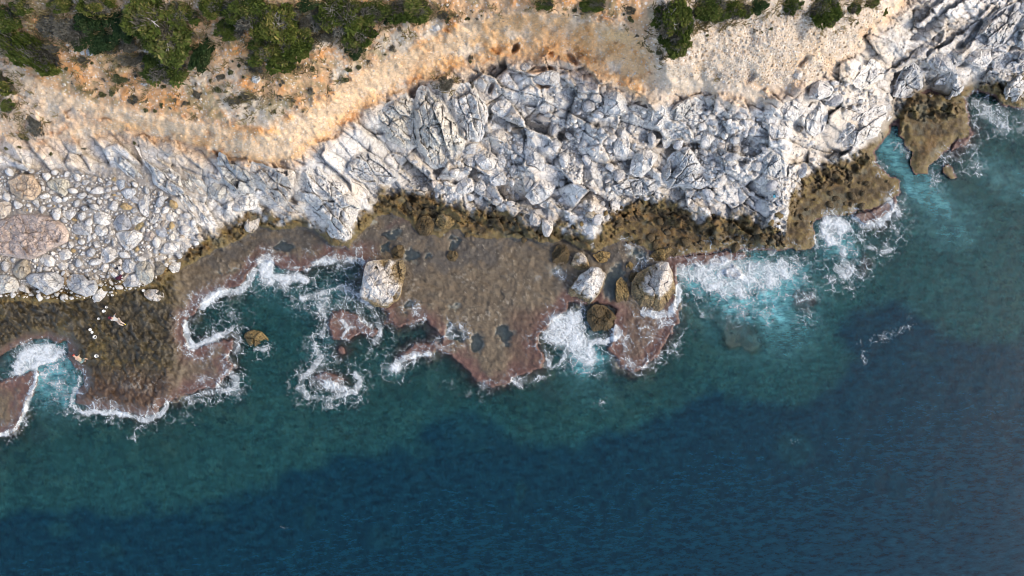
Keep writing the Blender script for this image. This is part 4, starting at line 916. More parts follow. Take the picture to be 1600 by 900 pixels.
# ------------------------------------------------------------------ sea surface and foam
FOAM = [ # kind, geometry, width / feather, strength
 ('P', [(17, 590), (19, 562), (38, 541), (72, 533), (104, 541), (107, 548), (92, 562), (60, 577), (30, 588)], 9, 1.0),
 ('B', (85, 585, 34, 30, .5), 0, .62), ('B', (95, 615, 24, 30, .2), 0, .42),
 ('L', [(58, 578), (50, 606), (40, 640), (27, 668), (3, 680), (-40, 688)], 6, .85),
 ('L', [(126, 590), (118, 612), (112, 634), (128, 645), (146, 643), (172, 643), (200, 650), (230, 656), (252, 646), (260, 632)], 7, .8),
 ('B', (220, 652, 40, 10, .1), 0, .55), ('B', (260, 655, 60, 26, -.2), 0, .36), ('B', (207, 682, 20, 8, 0), 0, .5),
 ('L', [(288, 505), (292, 528), (300, 541), (322, 534), (343, 527), (362, 512)], 8, .85),
 ('B', (360, 498, 36, 26, -.3), 0, .48), ('B', (322, 555, 20, 18, 0), 0, .5), ('B', (318, 592, 14, 7, 0), 0, .6),
 ('L', [(340, 605), (344, 590), (356, 580), (368, 590), (370, 606), (352, 614), (320, 612), (290, 622)], 7, .7),
 ('L', [(352, 560), (362, 556), (372, 545), (368, 530)], 6, .6), ('L', [(398, 549), (418, 546)], 5, .7),
 ('L', [(318, 478), (332, 462), (350, 456), (372, 455), (386, 444), (396, 424)], 10, .9),
 ('P', [(403, 408), (410, 396), (420, 394), (428, 404), (432, 424), (430, 444), (418, 452), (405, 440)], 8, 1.0),
 ('L', [(432, 432), (452, 438), (468, 432), (476, 440)], 12, .9), ('L', [(478, 420), (498, 408), (520, 405), (545, 404), (566, 408)], 10, .72),
 ('B', (455, 450, 60, 16, .1), 0, .55), ('B', (530, 478, 66, 44, .3), 0, .50),
 ('L', [(472, 466), (500, 460), (530, 448), (556, 458), (575, 478), (590, 500), (596, 520), (585, 535)], 9, .7),
 ('L', [(500, 478), (512, 505), (502, 525)], 8, .66), ('L', [(532, 500), (543, 514), (532, 528)], 6, .75), ('L', [(560, 500), (575, 510), (582, 524)], 6, .6),
 ('L', [(492, 540), (502, 560), (486, 580), (470, 592), (468, 606), (482, 620), (505, 622), (530, 618), (552, 612), (562, 598), (556, 584)], 8, .72),
 ('P', [(500, 594), (515, 594), (540, 600), (550, 606), (540, 614), (518, 612), (505, 606)], 8, .85), ('B', (515, 560, 28, 40, 0), 0, .42),
 ('B', (616, 577, 15, 12, -.3), 0, .82), ('L', [(622, 566), (640, 557), (658, 553), (672, 552)], 8, .8), ('L', [(606, 560), (600, 580), (615, 592), (635, 586)], 4, .45),
 ('L', [(696, 528), (705, 508), (716, 505), (727, 517), (724, 532)], 5, .66), ('L', [(700, 528), (712, 528)], 6, .7), ('L', [(680, 535), (690, 545), (700, 540)], 4, .55),
 ('L', [(632, 480), (645, 476), (650, 488)], 4, .6), ('L', [(660, 498), (640, 505)], 3, .5),
 ('B', (810, 594, 22, 16, -.2), 0, .68), ('L', [(835, 595), (860, 580)], 3, .4), ('L', [(755, 602), (790, 600)], 3, .4), ('B', (745, 615, 30, 14, 0), 0, .3),
 ('P', [(862, 490), (880, 480), (905, 481), (915, 490), (917, 520), (930, 537), (935, 560), (926, 576), (905, 570), (890, 556), (880, 546), (860, 540), (838, 534), (835, 525), (852, 514)], 12, .88),
 ('L', [(850, 542), (852, 560), (864, 575), (876, 565), (882, 548)], 4, .7), ('B', (935, 560, 30, 30, 0), 0, .45), ('L', [(870, 480), (880, 472)], 6, .5),
 ('L', [(920, 535), (945, 535), (960, 528), (970, 520), (962, 512)], 8, .8), ('B', (963, 522, 11, 9, 0), 0, .75),
 ('L', [(972, 530), (976, 552), (986, 570), (1005, 577), (1026, 562), (1052, 546), (1066, 520)], 6, .58),
 ('L', [(1008, 488), (1030, 492), (1048, 488), (1058, 470), (1060, 452)], 10, .9), ('B', (1040, 505, 22, 16, .3), 0, .62), ('L', [(1008, 512), (1024, 506), (1012, 522), (1030, 534)], 5, .6),
 ('B', (1010, 555, 50, 28, -.3), 0, .40), ('B', (960, 565, 40, 24, 0), 0, .33),
 ('B', (872, 428, 26, 10, .35), 0, .55), ('B', (842, 436, 14, 6, 0), 0, .4), ('L', [(978, 384), (992, 392), (998, 405), (994, 418)], 6, .62), ('B', (1008, 400, 18, 16, 0), 0, .42),
 ('P', [(1050, 424), (1062, 410), (1090, 406), (1112, 400), (1140, 393), (1170, 401), (1200, 398), (1228, 404), (1250, 420), (1246, 438), (1222, 448), (1204, 458), (1180, 458), (1160, 472), (1134, 472), (1110, 460), (1082, 446), (1060, 442)], 20, .83),
 ('B', (1215, 440, 55, 50, .2), 0, .42), ('B', (1070, 405, 22, 10, 0), 0, .5), ('B', (1190, 480, 40, 30, .6), 0, .42),
 ('L', [(1130, 462), (1150, 480), (1160, 478)], 10, .6), ('B', (1250, 462, 34, 16, 0), 0, .5), ('B', (1262, 495, 24, 20, 0), 0, .36),
 ('P', [(1276, 346), (1290, 334), (1310, 336), (1330, 350), (1336, 362), (1316, 366), (1308, 384), (1292, 390), (1280, 372)], 10, .86),
 ('L', [(1306, 360), (1312, 380), (1320, 402), (1330, 420), (1322, 430), (1308, 420)], 12, .74), ('B', (1318, 400, 40, 40, 0), 0, .5),
 ('L', [(1336, 340), (1350, 352), (1372, 352), (1388, 340), (1398, 320)], 8, .74), ('L', [(1395, 352), (1404, 370), (1396, 388), (1378, 395), (1352, 385), (1342, 368)], 6, .62), ('B', (1380, 360, 40, 34, 0), 0, .44),
 ('L', [(1392, 312), (1400, 322), (1408, 336)], 7, .8), ('B', (1415, 345, 22, 22, 0), 0, .3),
 ('P', [(1514, 150), (1530, 148), (1545, 160), (1560, 178), (1580, 190), (1610, 200), (1590, 206), (1560, 200), (1535, 196), (1520, 176)], 12, .66), ('B', (1525, 160, 10, 12, 0), 0, .7),
 ('B', (1508, 232, 26, 24, -.6), 0, .50), ('L', [(1470, 244), (1492, 244), (1512, 240), (1530, 262)], 6, .55), ('B', (1462, 278, 14, 18, -.3), 0, .62), ('L', [(1500, 268), (1526, 270)], 4, .4),
 ('L', [(1398, 226), (1412, 234), (1418, 240)], 3, .5), ('L', [(1370, 255), (1380, 262), (1375, 270)], 3, .5), ('B', (1620, 172, 40, 8, .1), 0, .5),
 ('B', (1376, 528, 34, 9, -.35), 0, .44), ('B', (1350, 556, 6, 16, 0), 0, .4), ('B', (1415, 515, 18, 8, -.5), 0, .44), ('B', (1420, 492, 14, 8, -.6), 0, .36),
 ('B', (945, 632, 20, 12, 0), 0, .3), ('B', (700, 600, 26, 10, .2), 0, .32), ('B', (1238, 690, 10, 7, 0), 0, .24), ('B', (445, 820, 9, 6, 0), 0, .24)]
AER = [('B', (75, 580, 64, 58, .3), 1.0), ('B', (100, 605, 36, 50, 0), .85), ('P', [(1048, 415), (1110, 396), (1200, 396), (1268, 412), (1250, 455), (1232, 518), (1190, 515), (1130, 490), (1070, 458)], 24, 1.0),
       ('B', (915, 560, 36, 34, 0), 1.0), ('B', (1310, 380, 50, 46, .3), .75), ('B', (420, 435, 40, 30, 0), .6), ('B', (505, 545, 22, 40, .3), .4), ('P', SAND, 22, .85), ('P', SAND2, 12, .5),
       ('B', (1392, 230, 34, 40, 0), .85), ('B', (520, 465, 66, 40, 0), .45), ('B', (1560, 180, 50, 26, .4), .4), ('B', (618, 578, 20, 16, 0), .5), ('B', (1055, 490, 20, 30, 0), .45), ('B', (1595, 300, 20, 14, .5), .3), ('B', (925, 600, 50, 30, 0), .25), ('B', (1140, 520, 60, 20, .2), .18)]

def blob(x, y, b):
    cx, cy, rx, ry, a = b; ca, sa = math.cos(a), math.sin(a)
    dx = x - cx; dy = y - cy
    return np.hypot((dx * ca + dy * sa) / rx, (-dx * sa + dy * ca) / ry)

def stroke_map(x, y, items):
    out = np.zeros(x.shape)
    for it in items:
        k = it[0]; g = it[1]; s = it[-1]; w = it[2] if len(it) == 4 else 0
        if k == 'B':
            cx, cy, rx, ry, _ = g; R = 1.8 * max(rx, ry); bb = (cx - R, cx + R, cy - R, cy + R)
        else:
            if len(it) == 3: w = 14
            xs = [p[0] for p in g]; ys = [p[1] for p in g]; m = w * 4.8 + 4; bb = (min(xs) - m, max(xs) + m, min(ys) - m, max(ys) + m)
        i = (x > bb[0]) & (x < bb[1]) & (y > bb[2]) & (y < bb[3])
        if not i.any(): continue
        xi, yi = x[i], y[i]
        if k == 'B': bb_ = blob(xi, yi, g); v = np.maximum(sstep(1.3, 0.35, bb_), .6 * sstep(1.75, .6, bb_))
        elif k == 'L': v = np.maximum(sstep(w * 1.35, w * 0.2, line_dist(xi, yi, g)), .5 * sstep(w * 2.1, w * .6, line_dist(xi, yi, g))); v = np.maximum(v, (.44 / s) * sstep(w * 4.6, w * 1.2, line_dist(xi, yi, g)))
        else: sd_ = poly_sdf(xi, yi, g); v = np.maximum(sstep(-w, w * 0.9, sd_), (.46 / s) * sstep(-w * 3, 0, sd_))
        out[i] = np.maximum(out[i], v * s)
    return out

def waves(x, y):
    a = 0.02 * fbm((x * .8 + y * .6) / 34, (-x * .6 + y * .8) / 60, 3, 201) + 0.012 * fbm((x * .8 + y * .6) / 12, (-x * .6 + y * .8) / 20, 3, 202)
    return a * 0.75 - 0.02

sx = axis(-24, 1624, 3.2, -9000, 9500, 10.0); sy = axis(100, 924, 3.2, -300, 9000, 10.0)
SX, SY = np.meshgrid(sx, sy)
SHT = H_at(SX.ravel(), SY.ravel()).reshape(SX.shape)
SZ = waves(SX, SY) * sstep(2500, 1800, np.abs(SX - 800)) * sstep(-6, 60, -np.maximum(m_reef(SX, SY), m_land(SX, SY)) + 20)
X0, Y0 = unproject(SX, SY, SZ)
SV = np.stack([X0, Y0, SZ], -1).reshape(-1, 3)
SF = grid_faces(len(sx), len(sy)).reshape(-1, 4)
sh = SHT.reshape(-1)
keep = sh[SF].min(1) < 0.45
SF = SF[keep]; u, inv = np.unique(SF, return_inverse=True)
me = fast_mesh("sea", SV[u], inv.reshape(-1, 4))
dsm = sea_depth(SX, SY).reshape(-1)
dep = np.where(sh > -0.5, np.clip(-sh, 0.02, 5), np.clip(0.6 * -sh + 0.4 * dsm, 0.02, 40))
add_float(me, "depth", dep[u])
wx = SX + 9 * fbm(SX / 20, SY / 20, 3, 301); wy = SY + 9 * fbm(SX / 20, SY / 20, 3, 302)
aer = np.maximum(stroke_map(wx, wy, AER), .62 * np.clip(stroke_map(wx, wy, FOAM) - .45, 0, 1) * 1.5).reshape(-1) * (0.75 + 0.35 * fbm(SX / 10, SY / 10, 3, 303).reshape(-1))
add_float(me, "aeration", np.clip(aer[u], 0, 1))
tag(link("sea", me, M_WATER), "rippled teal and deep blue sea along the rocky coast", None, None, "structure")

fx = np.arange(-60, 1660, 1.25); fy = np.arange(120, 890, 1.25)
FX, FY = np.meshgrid(fx, fy)
wx = FX + 7 * fbm(FX / 17, FY / 17, 3, 401) + 2.2 * fbm(FX / 5, FY / 5, 2, 403); wy = FY + 7 * fbm(FX / 17, FY / 17, 3, 402) + 2.2 * fbm(FX / 5, FY / 5, 2, 404)
den = stroke_map(FX + 0.6 * (wx - FX), FY + 0.6 * (wy - FY), FOAM)
m = den > 0.02
cov = np.zeros(den.shape)
xx, yy = wx[m], wy[m]; dn = den[m]
a1, a2, _ = worley(xx / 15, yy / 15, 411); b1, b2, _ = worley(xx / 6.5 + 3, yy / 6.5, 412)
lace = np.maximum(np.exp(-(a2 - a1) / 0.085), 0.85 * np.exp(-(b2 - b1) / 0.13) * sstep(.25, .7, vnoise(xx / 22, yy / 22, 413) + .25 * dn))
fuzz = fbm(xx / 3.4, yy / 3.4, 3, 414)
soft = fbm(xx / 14, yy / 14, 4, 415)
c = dn * 1.15 - 0.60 + 0.74 * lace + 0.22 * fuzz + 0.36 * soft
solid = sstep(0.50, 0.98, dn + .30 * soft + .10 * fuzz)
streak = fbm((xx + yy) / 9, (xx - yy) / 26, 4, 416)
solid = solid * (.62 + .38 * sstep(-.25, .2, streak + .8 * (dn - .75)))
film = .46 * sstep(.44, .88, dn + .35 * soft)
cv = np.maximum(np.maximum(sstep(0.05, 1.0, c) * .88, film), solid * (0.84 + .25 * fuzz)) * sstep(0.02, 0.2, dn)
cov[m] = np.clip(cv, 0, 0.97)
FH = H_at(FX.ravel(), FY.ravel()).reshape(FX.shape)
cov *= sstep(0.95, 0.5, FH)
FZ = np.maximum(waves(FX, FY) * .5, FH) + 0.035 + 0.09 * cov * cov
X0, Y0 = unproject(FX, FY, FZ)
FV = np.stack([X0, Y0, FZ], -1).reshape(-1, 3)
FF = grid_faces(len(fx), len(fy)).reshape(-1, 4)
keep = cov.reshape(-1)[FF].max(1) > 0.06
FF = FF[keep]; u, inv = np.unique(FF, return_inverse=True)
me = fast_mesh("sea_foam", FV[u], inv.reshape(-1, 4)); add_float(me, "cover", cov.reshape(-1)[u])
tag(link("sea_foam", me, M_FOAM), "white lacy surf foam breaking round the reef", "foam", None, "stuff")
# SPLIT
LMK = []

def resample(poly, n):
    P = np.array(poly + [poly[0]], float)
    d = np.r_[0, np.cumsum(np.hypot(*np.diff(P, axis=0).T))]
    t = np.linspace(0, d[-1], n, endpoint=False)
    Q = np.stack([np.interp(t, d, P[:, 0]), np.interp(t, d, P[:, 1])], -1)
    k = max(1, n // 90)
    for _ in range(k):
        Q = 0.5 * Q + 0.25 * (np.roll(Q, 1, 0) + np.roll(Q, -1, 0))
    return Q, d[-1]

def build_rock(spec, seed):
    lab, nm, style, hf, tint, stain, poly = spec
    r = np.random.default_rng(1000 + seed)
    per = sum(math.dist(poly[i], poly[(i + 1) % len(poly)]) for i in range(len(poly)))
    n = int(np.clip(per / 1.7, 28, 150))
    Q, per = resample(poly, n)
    area = 0.5 * abs(np.sum(Q[:, 0] * np.roll(Q[:, 1], -1) - np.roll(Q[:, 0], -1) * Q[:, 1]))
    R = math.sqrt(area / math.pi)
    C = np.array([np.sum(Q[:, 0]) / n, np.sum(Q[:, 1]) / n])
    # ragged outline
    rad = Q - C
    jit = 1 + (0.06 if style != 'o' else 0.13) * fbm(Q[:, 0] / (R * .35) + seed, Q[:, 1] / (R * .35), 3, seed)
    Q = C + rad * jit[:, None]
    M = int(np.clip(R / 1.5, 7, 30))
    t = np.linspace(0, 1, M + 1)[:-1] ** (0.85)
    pts = [C + (Q - C) * (0.86), C + (Q - C) * 0.97]
    tt = [np.full(n, -2.0), np.full(n, -1.0)]
    for k in t:
        pts.append(Q * (1 - k) + C * k); tt.append(np.full(n, k))
    pts = np.concatenate(pts + [C[None]]); tt = np.concatenate(tt + [np.ones(1)])
    x, y = pts[:, 0], pts[:, 1]
    bx = np.linspace(0, 1, 9)
    base_ctr = float(np.median(H_at(C[0] + (Q[::3, 0] - C[0]) * .9, C[1] + (Q[::3, 1] - C[1]) * .9)))
    base_ctr = max(base_ctr, -0.35)
    br = broad_height(x, y)
    follow = {'b': .35, 's': .3, 'o': 1.0}[style]
    brc = float(broad_height(C[:1], C[1:])[0])
    base = base_ctr + follow * (np.clip(br - brc, -6, 6))
    Rm = R * S * (HC - max(base_ctr, 0)) / HC
    h = hf * Rm * {'b': 0.92, 's': .38, 'o': .5}[style]
    tc = np.clip(tt, 0, 1)
    if style == 'b':
        f = np.sqrt(np.clip(1 - (1 - tc) ** 2.3, 0, 1)) ** .9
    elif style == 's':
        f = sstep(0, .22, tc) ** .7
    else:
        f = (1 - (1 - tc) ** 2.6)
    z = (0.30 + 0.70 * f) if style != 'o' else (0.02 + .98 * f)
    u = (x - C[0]) / R; v = (y - C[1]) / R
    # split faces
    K = {'b': 10, 's': 3, 'o': 7}[style]
    for k in range(K):
        a = r.uniform(0, 2 * math.pi); sl = r.uniform(.25, 1.15); cc = r.uniform(.72, 1.12)
        z = np.minimum(z, cc - sl * np.clip(u * math.cos(a) + v * math.sin(a), -.3, 9) * r.uniform(.5, 1))
    tl = r.uniform(0, 6.28); z = z + 0.12 * (u * math.cos(tl) + v * math.sin(tl)) * tc
    z = np.maximum(z, 0.1)
    an = r.uniform(0, 3.14) if style != 'o' else (0.78 if C[0] < 680 else (1.3 if C[0] < 1000 else -0.9))
    ca, sa = math.cos(an), math.sin(an)
    p = (x * ca + y * sa); q = (-x * sa + y * ca)
    wp = p + 1.5 * fbm(x / 14, y / 14, 2, seed + 3); wq = q + 1.5 * fbm(x / 14, y / 14, 2, seed + 4)
    el = 2.6 if style == 'o' else 1.4
    fh_, fe_, _ = facets(wp / (13 * el) + seed, wq / 13, seed + 50, 1.5)
    f2_, e2_, _ = facets(wp / 8 + seed, wq / 6.5, seed + 51, 1.3)
    det = (0.40 if style == 'o' else .16) * fh_ - (.35 if style == 'o' else .10) * np.exp(-fe_ / .04) + (.13 if style == 'o' else .07) * f2_ - (.10 if style == 'o' else .04) * np.exp(-e2_ / .07)
    det = det + (.08 if style == 'o' else .05) * fbm(x / 6, y / 6, 3, seed + 60) + (.30 if style == 'o' else .12) * fbm(x / 17, y / 17, 3, seed + 61)
    det = det + (.10 * (ridged(wq / 9, wp / 60, 2, seed + 62) - .5) if style == 'o' else 0)
    zz = base + h * z + det * sstep(0, .25, tc) * min(1.4, .4 + Rm * .6)
    zz[:n] = np.minimum(base[:n], base_ctr) - (1.6 if base_ctr < 0 else .8 if style == 'b' else 1.2)
    zz[n:2 * n] = base[n:2 * n] + h * .05
    X, Y = unproject(x, y, zz)
    cx, cy = unproject(C[0], C[1], base_ctr)
    Vv = np.stack([X - cx, Y - cy, zz - base_ctr], -1)
    F = []
    rows = M + 2
    idx = np.arange(rows * n).reshape(rows, n)
    a = idx[:-1]; b = idx[1:]
    quads = np.stack([a, np.roll(a, -1, 1), np.roll(b, -1, 1), b], -1).reshape(-1, 4)
    last = idx[-1]; cidx = rows * n
    tris = np.stack([last, np.roll(last, -1), np.full(n, cidx), np.full(n, cidx)], -1)
    # orient: photo y points down, so flip for upward normals
    me = bpy.data.meshes.new(nm)
    faces = [tuple(int(i) for i in f) for f in quads[:, ::-1]] + [tuple(int(i) for i in f[:3][::-1]) for f in tris]
    me.from_pydata([tuple(map(float, vv)) for vv in Vv], [], faces)
    # make sure normals look up
    sgn = sum(pp.normal.z for pp in me.polygons)
    if sgn < 0: me.flip_normals()
    o = link(nm, me, M_ROCK, None, (float(cx), float(cy), base_ctr))
    o.color = (*tint, max(0.0, min(1.0, (stain if stain > -2 else 0) / 4.0)))
    if stain <= -2 and base_ctr > 1.0: o.color = (*tint, 0.0)
    tag(o, lab, "boulder" if nm == "boulder" else "rock outcrop", "boulders on the shore" if nm == "boulder" else "limestone outcrops")
    for key, ref in REFS.items():
        if lab.startswith(key): LMK.append((float(C[0]), float(C[1]), R, ref))
    return o

for i, sp in enumerate(ROCKS):
    build_rock(sp, i)

# ------------------------------------------------------------------ loose stones
def stone_mesh(seed, sub, cuts, flat, name="stone"):
    bm = bmesh.new(); bmesh.ops.create_icosphere(bm, subdivisions=sub, radius=1.0)
    V = np.array([v.co[:] for v in bm.verts]); F = np.array([[v.index for v in f.verts] for f in bm.faces]); bm.free()
    r = np.random.default_rng(seed)
    for _ in range(cuts):
        nrm = r.normal(size=3); nrm /= np.linalg.norm(nrm); d = r.uniform(.5, .86)
        k = np.maximum(0, V @ nrm - d); V = V - k[:, None] * nrm
    V *= np.array([r.uniform(.85, 1.25), r.uniform(.68, .95), flat * r.uniform(.85, 1.1)])
    V += 0.03 * r.normal(size=V.shape)
    return V, F

STONES = [stone_mesh(i, 2, 9, .72) for i in range(14)]
STONE_ME = []
for V_, F_ in STONES:
    me = fast_mesh("stone", V_, F_, False); me.materials.append(M_ROCK); STONE_ME.append(me)
RUB = [stone_mesh(100 + i, 1, 6, .7) for i in range(16)]

def in_poly(poly):
    a = poly_sdf(GXX, GYY, poly); return Map(a)

def darts(poly, radii, counts, seed, packf=0.9, avoid=True, prob=None):
    r = np.random.default_rng(seed); mp = in_poly(poly)
    xs = [p[0] for p in poly]; ys = [p[1] for p in poly]
    cell = 20.0; grid = {}; out = []
    for rad, cnt in zip(radii, counts):
        X = r.uniform(min(xs), max(xs), cnt); Y = r.uniform(min(ys), max(ys), cnt)
        rr = rad * r.uniform(.8, 1.25, cnt)
        ok = (mp(X, Y) > 0)
        if avoid: ok &= (m_occ(X, Y) < -rr * .55)
        if prob is not None: ok &= prob(X, Y) > r.uniform(0, 1, cnt)
        for x, y, q in zip(X[ok], Y[ok], rr[ok]):
            i, j = int(x // cell), int(y // cell); good = True
            for a in (i - 1, i, i + 1):
                for b in (j - 1, j, j + 1):
                    for (x2, y2, q2) in grid.get((a, b), ()):
                        if (x - x2) ** 2 + (y - y2) ** 2 < (packf * (q + q2)) ** 2: good = False; break
                    if not good: break
                if not good: break
            if good:
                grid.setdefault((i, j), []).append((x, y, q)); out.append((x, y, q))
    return out

BEACH = [(-24, 268), (60, 264), (110, 272), (170, 278), (215, 288), (255, 303), (290, 332), (318, 364), (300, 388), (270, 404), (255, 428), (225, 447), (170, 462), (100, 468), (0, 462), (-24, 456)]
SCREE = [(735, 218), (768, 168), (780, 135), (830, 132), (930, 140), (985, 165), (1040, 178), (1110, 168), (1170, 182), (1230, 172), (1300, 130), (1350, 122), (1385, 160), (1300, 240), (1240, 290), (1222, 345),
         (1160, 322), (1100, 322), (1040, 308), (980, 312), (930, 348), (880, 335), (820, 328), (760, 312), (700, 312), (640, 297), (624, 262), (642, 242), (700, 264)]
BROWN = [(640, 312), (780, 324), (880, 345), (960, 322), (1100, 332), (1200, 352), (1240, 305), (1300, 272), (1395, 282), (1400, 300), (1270, 380), (1100, 392), (960, 378), (850, 378), (700, 368), (640, 350)]
SOILP = [(0, 0), (1400, 0), (1340, 60), (1290, 110), (1200, 140), (1100, 130), (1020, 120), (980, 40), (860, 20), (720, 40), (600, 100), (480, 180), (400, 205), (250, 180), (100, 150), (0, 100)]
GRAVP = [(1015, 90), (1060, 20), (1200, 20), (1395, 10), (1330, 90), (1250, 135), (1150, 130), (1050, 120)]

beach = darts(BEACH, [8, 6.5, 5, 4, 3, 2.3, 1.7], [260, 500, 900, 1600, 3200, 5200, 6000], 1, .86)
clump = lambda x, y: sstep(-.02, .35, fbm(x / 42, y / 42, 3, 45)) * .95 + .04
scree = darts(SCREE, [11, 8.5, 6.5, 5, 3.8, 2.9, 2.2], [110, 260, 700, 1800, 4000, 7500, 9000], 2, .84, True, clump)
brown = darts(BROWN, [8, 6, 4.5, 3.2], [120, 300, 600, 900], 3, .95, True, lambda x, y: clump(x + 300, y))
chips = darts(SOILP, [3.2, 2.0, 1.3], [160, 900, 2400], 4, 1.6, True, lambda x, y: .25 + .6 * clump(x, y + 200))
gravel = darts(GRAVP, [3.0, 2.0, 1.4, 1.0], [150, 1500, 5000, 6000], 5, .95)

DIRS = ["right of", "lower right of", "below", "lower left of", "left of", "upper left of", "above", "upper right of"]
ORD = ["nearest", "second", "third", "fourth", "fifth", "sixth", "seventh", "eighth", "ninth", "tenth"]
def auto_labels(items, noun, LM):
    """items: list of (x, y, r, tone word) -> a label each, told apart by the nearest findable thing, the side and the order"""
    info = []
    for (x, y, q, tone) in items:
        best = min(LM, key=lambda L: math.hypot(x - L[0], y - L[1]) - .8 * L[2])
        a = math.atan2(y - best[1], x - best[0]); k = int(round(a / (math.pi / 4))) % 8
        info.append((best[3], k, tone, math.hypot(x - best[0], y - best[1])))
    groups = {}
    for i, f in enumerate(info): groups.setdefault((f[0], f[1], f[2]), []).append(i)
    labs = [None] * len(items)
    for (ref, k, tone), ids in groups.items():
        ids.sort(key=lambda i: info[i][3])
        for j, i in enumerate(ids):
            s = f"{tone} {noun} {DIRS[k]} {ref}"
            if len(ids) > 1: s += f", {ORD[min(j, 9)]} out" if j else ", nearest"
            labs[i] = s
    return labs

def tone_of(rv, kind):
    if kind == 'beach':
        tab = [(.58, WH, "white"), (.80, (.53, .53, .53), "pale grey"), (.90, (.42, .43, .445), "bluish grey"), (.93, CRM, "cream"), (.97, (.45, .38, .31), "tan"), (1.1, OCH, "ochre")]
    elif kind == 'scree':
        tab = [(.55, WH, "white"), (.82, (.51, .51, .515), "pale grey"), (.92, (.42, .42, .43), "grey"), (1.1, (.52, .45, .39), "pinkish")]
    else:
        tab = [(.6, (.30, .22, .12), "brown"), (.85, (.38, .28, .14), "ochre brown"), (1.1, (.42, .37, .30), "grey brown")]
    for lim, c, w in tab:
        if rv < lim: return c, w

rs = np.random.default_rng(77)
def place_stones(lst, kind, n_solo, noun, nm, group, lift, stain):
    lst = sorted(lst, key=lambda a: -a[2])
    tones = [tone_of(rs.uniform(), kind) for _ in lst]
    solo = [i for i, a in enumerate(lst) if 6 < a[0] < 1594 and a[1] > 4][:n_solo]
    ss = set(solo)
    labs = auto_labels([(lst[i][0], lst[i][1], lst[i][2], tones[i][1]) for i in solo], noun, LMK)
    hz = H_at([a[0] for a in lst], [a[1] for a in lst])
    for i, lab in zip(solo, labs):
        x, y, q = lst[i]; z = float(hz[i]); k = S * (HC - z) / HC; rm = q * k
        X, Y = unproject(x, y, z + lift * rm)
        o = bpy.data.objects.new(nm, STONE_ME[rs.integers(len(STONE_ME))]); COL.objects.link(o)
        o.location = (float(X), float(Y), z + lift * rm)
        g = rs.uniform(.9, 1.12)
        o.scale = (rm * g, rm * g * rs.uniform(.85, 1.1), rm * rs.uniform(.8, 1.1)); o.rotation_euler = (rs.uniform(-.35, .35), rs.uniform(-.35, .35), rs.uniform(0, 6.28))
        c = np.array(tones[i][0]) * rs.uniform(.9, 1.1)
        o.color = (*[float(v) for v in c], stain / 4)
        tag(o, lab, "stone", group)
    rest = [i for i in range(len(lst)) if i not in ss]
    return [(lst[i], tones[i][0], float(hz[i]), lift, stain) for i in rest]

rest_b = place_stones(beach, 'beach', 150, "cobble", "cobble", "cobbles on the beach", .35, 0.0)
rest_s = place_stones(scree, 'scree', 190, "scree stone", "scree_stone", "loose stones of the scree", .42, 0.0)
rest_w = place_stones(brown, 'brown', 60, "weedy rock", "shore_stone", "weedy rocks in the tide band", .2, 3.6)

def joined(nm, label, cat, items, protos):
    VV, FF, CC, SS = [], [], [], []; off = 0
    for (x, y, q), col, z, lift, stain in items:
        V_, F_ = protos[rs.integers(len(protos))]
        rm = q * S * (HC - z) / HC
        a = rs.uniform(0, 6.28); b = rs.uniform(-.4, .4); ca, sa, cb, sb = math.cos(a), math.sin(a), math.cos(b), math.sin(b)
        Rm = np.array([[ca, -sa * cb, sa * sb], [sa, ca * cb, -ca * sb], [0, sb, cb]])
        P = (V_ * rm * np.array([rs.uniform(.9, 1.15), rs.uniform(.85, 1.1), rs.uniform(.8, 1.1)])) @ Rm.T
        X, Y = unproject(x, y, z + lift * rm)
        P = P + np.array([float(X), float(Y), z + lift * rm])
        VV.append(P); FF.append(F_ + off); off += len(P)
        c = np.clip(np.array(col) * rs.uniform(.85, 1.12), 0, .8)
        CC.append(np.repeat(c[None], len(P), 0)); SS.append(np.full(len(P), stain))
    if not VV: return
    me = fast_mesh(nm, np.concatenate(VV), np.concatenate(FF), False)
    add_col(me, "tint", np.concatenate(CC)); add_float(me, "stain", np.concatenate(SS))
    tag(link(nm, me, M_RUBBLE), label, cat, None, "stuff")

joined("pebbles", "small grey and white pebbles filling the cobble beach", "pebbles", rest_b, RUB)
joined("rubble", "small broken limestone rubble covering the scree slope", "rubble", rest_s, RUB)
joined("shore_rubble", "small brown weedy stones in the tide band", "rubble", rest_w, RUB)
band_pts = darts([(0, 105), (100, 150), (250, 185), (400, 205), (560, 115), (700, 45), (830, 15), (960, 38), (1010, 70), (1030, 150), (940, 125), (850, 96), (740, 104), (590, 158), (450, 254), (350, 244), (200, 210), (0, 214)], [2.6, 1.8, 1.2], [220, 1600, 4200], 6, 1.15, True, lambda x, y: .15 + .8 * clump(x + 90, y))
chips = chips + band_pts
hz = H_at([a[0] for a in chips + gravel], [a[1] for a in chips + gravel])
chip_items = [(a, (0.62, .555, .47) if rs.uniform() < .5 else (.50, .37, .25), float(h), .15, -5.0) for a, h in zip(chips + gravel, hz)]
joined("gravel", "scattered white limestone chips on the soil and gravel slope", "gravel", chip_items, [stone_mesh(200 + i, 1, 6, .6) for i in range(8)])

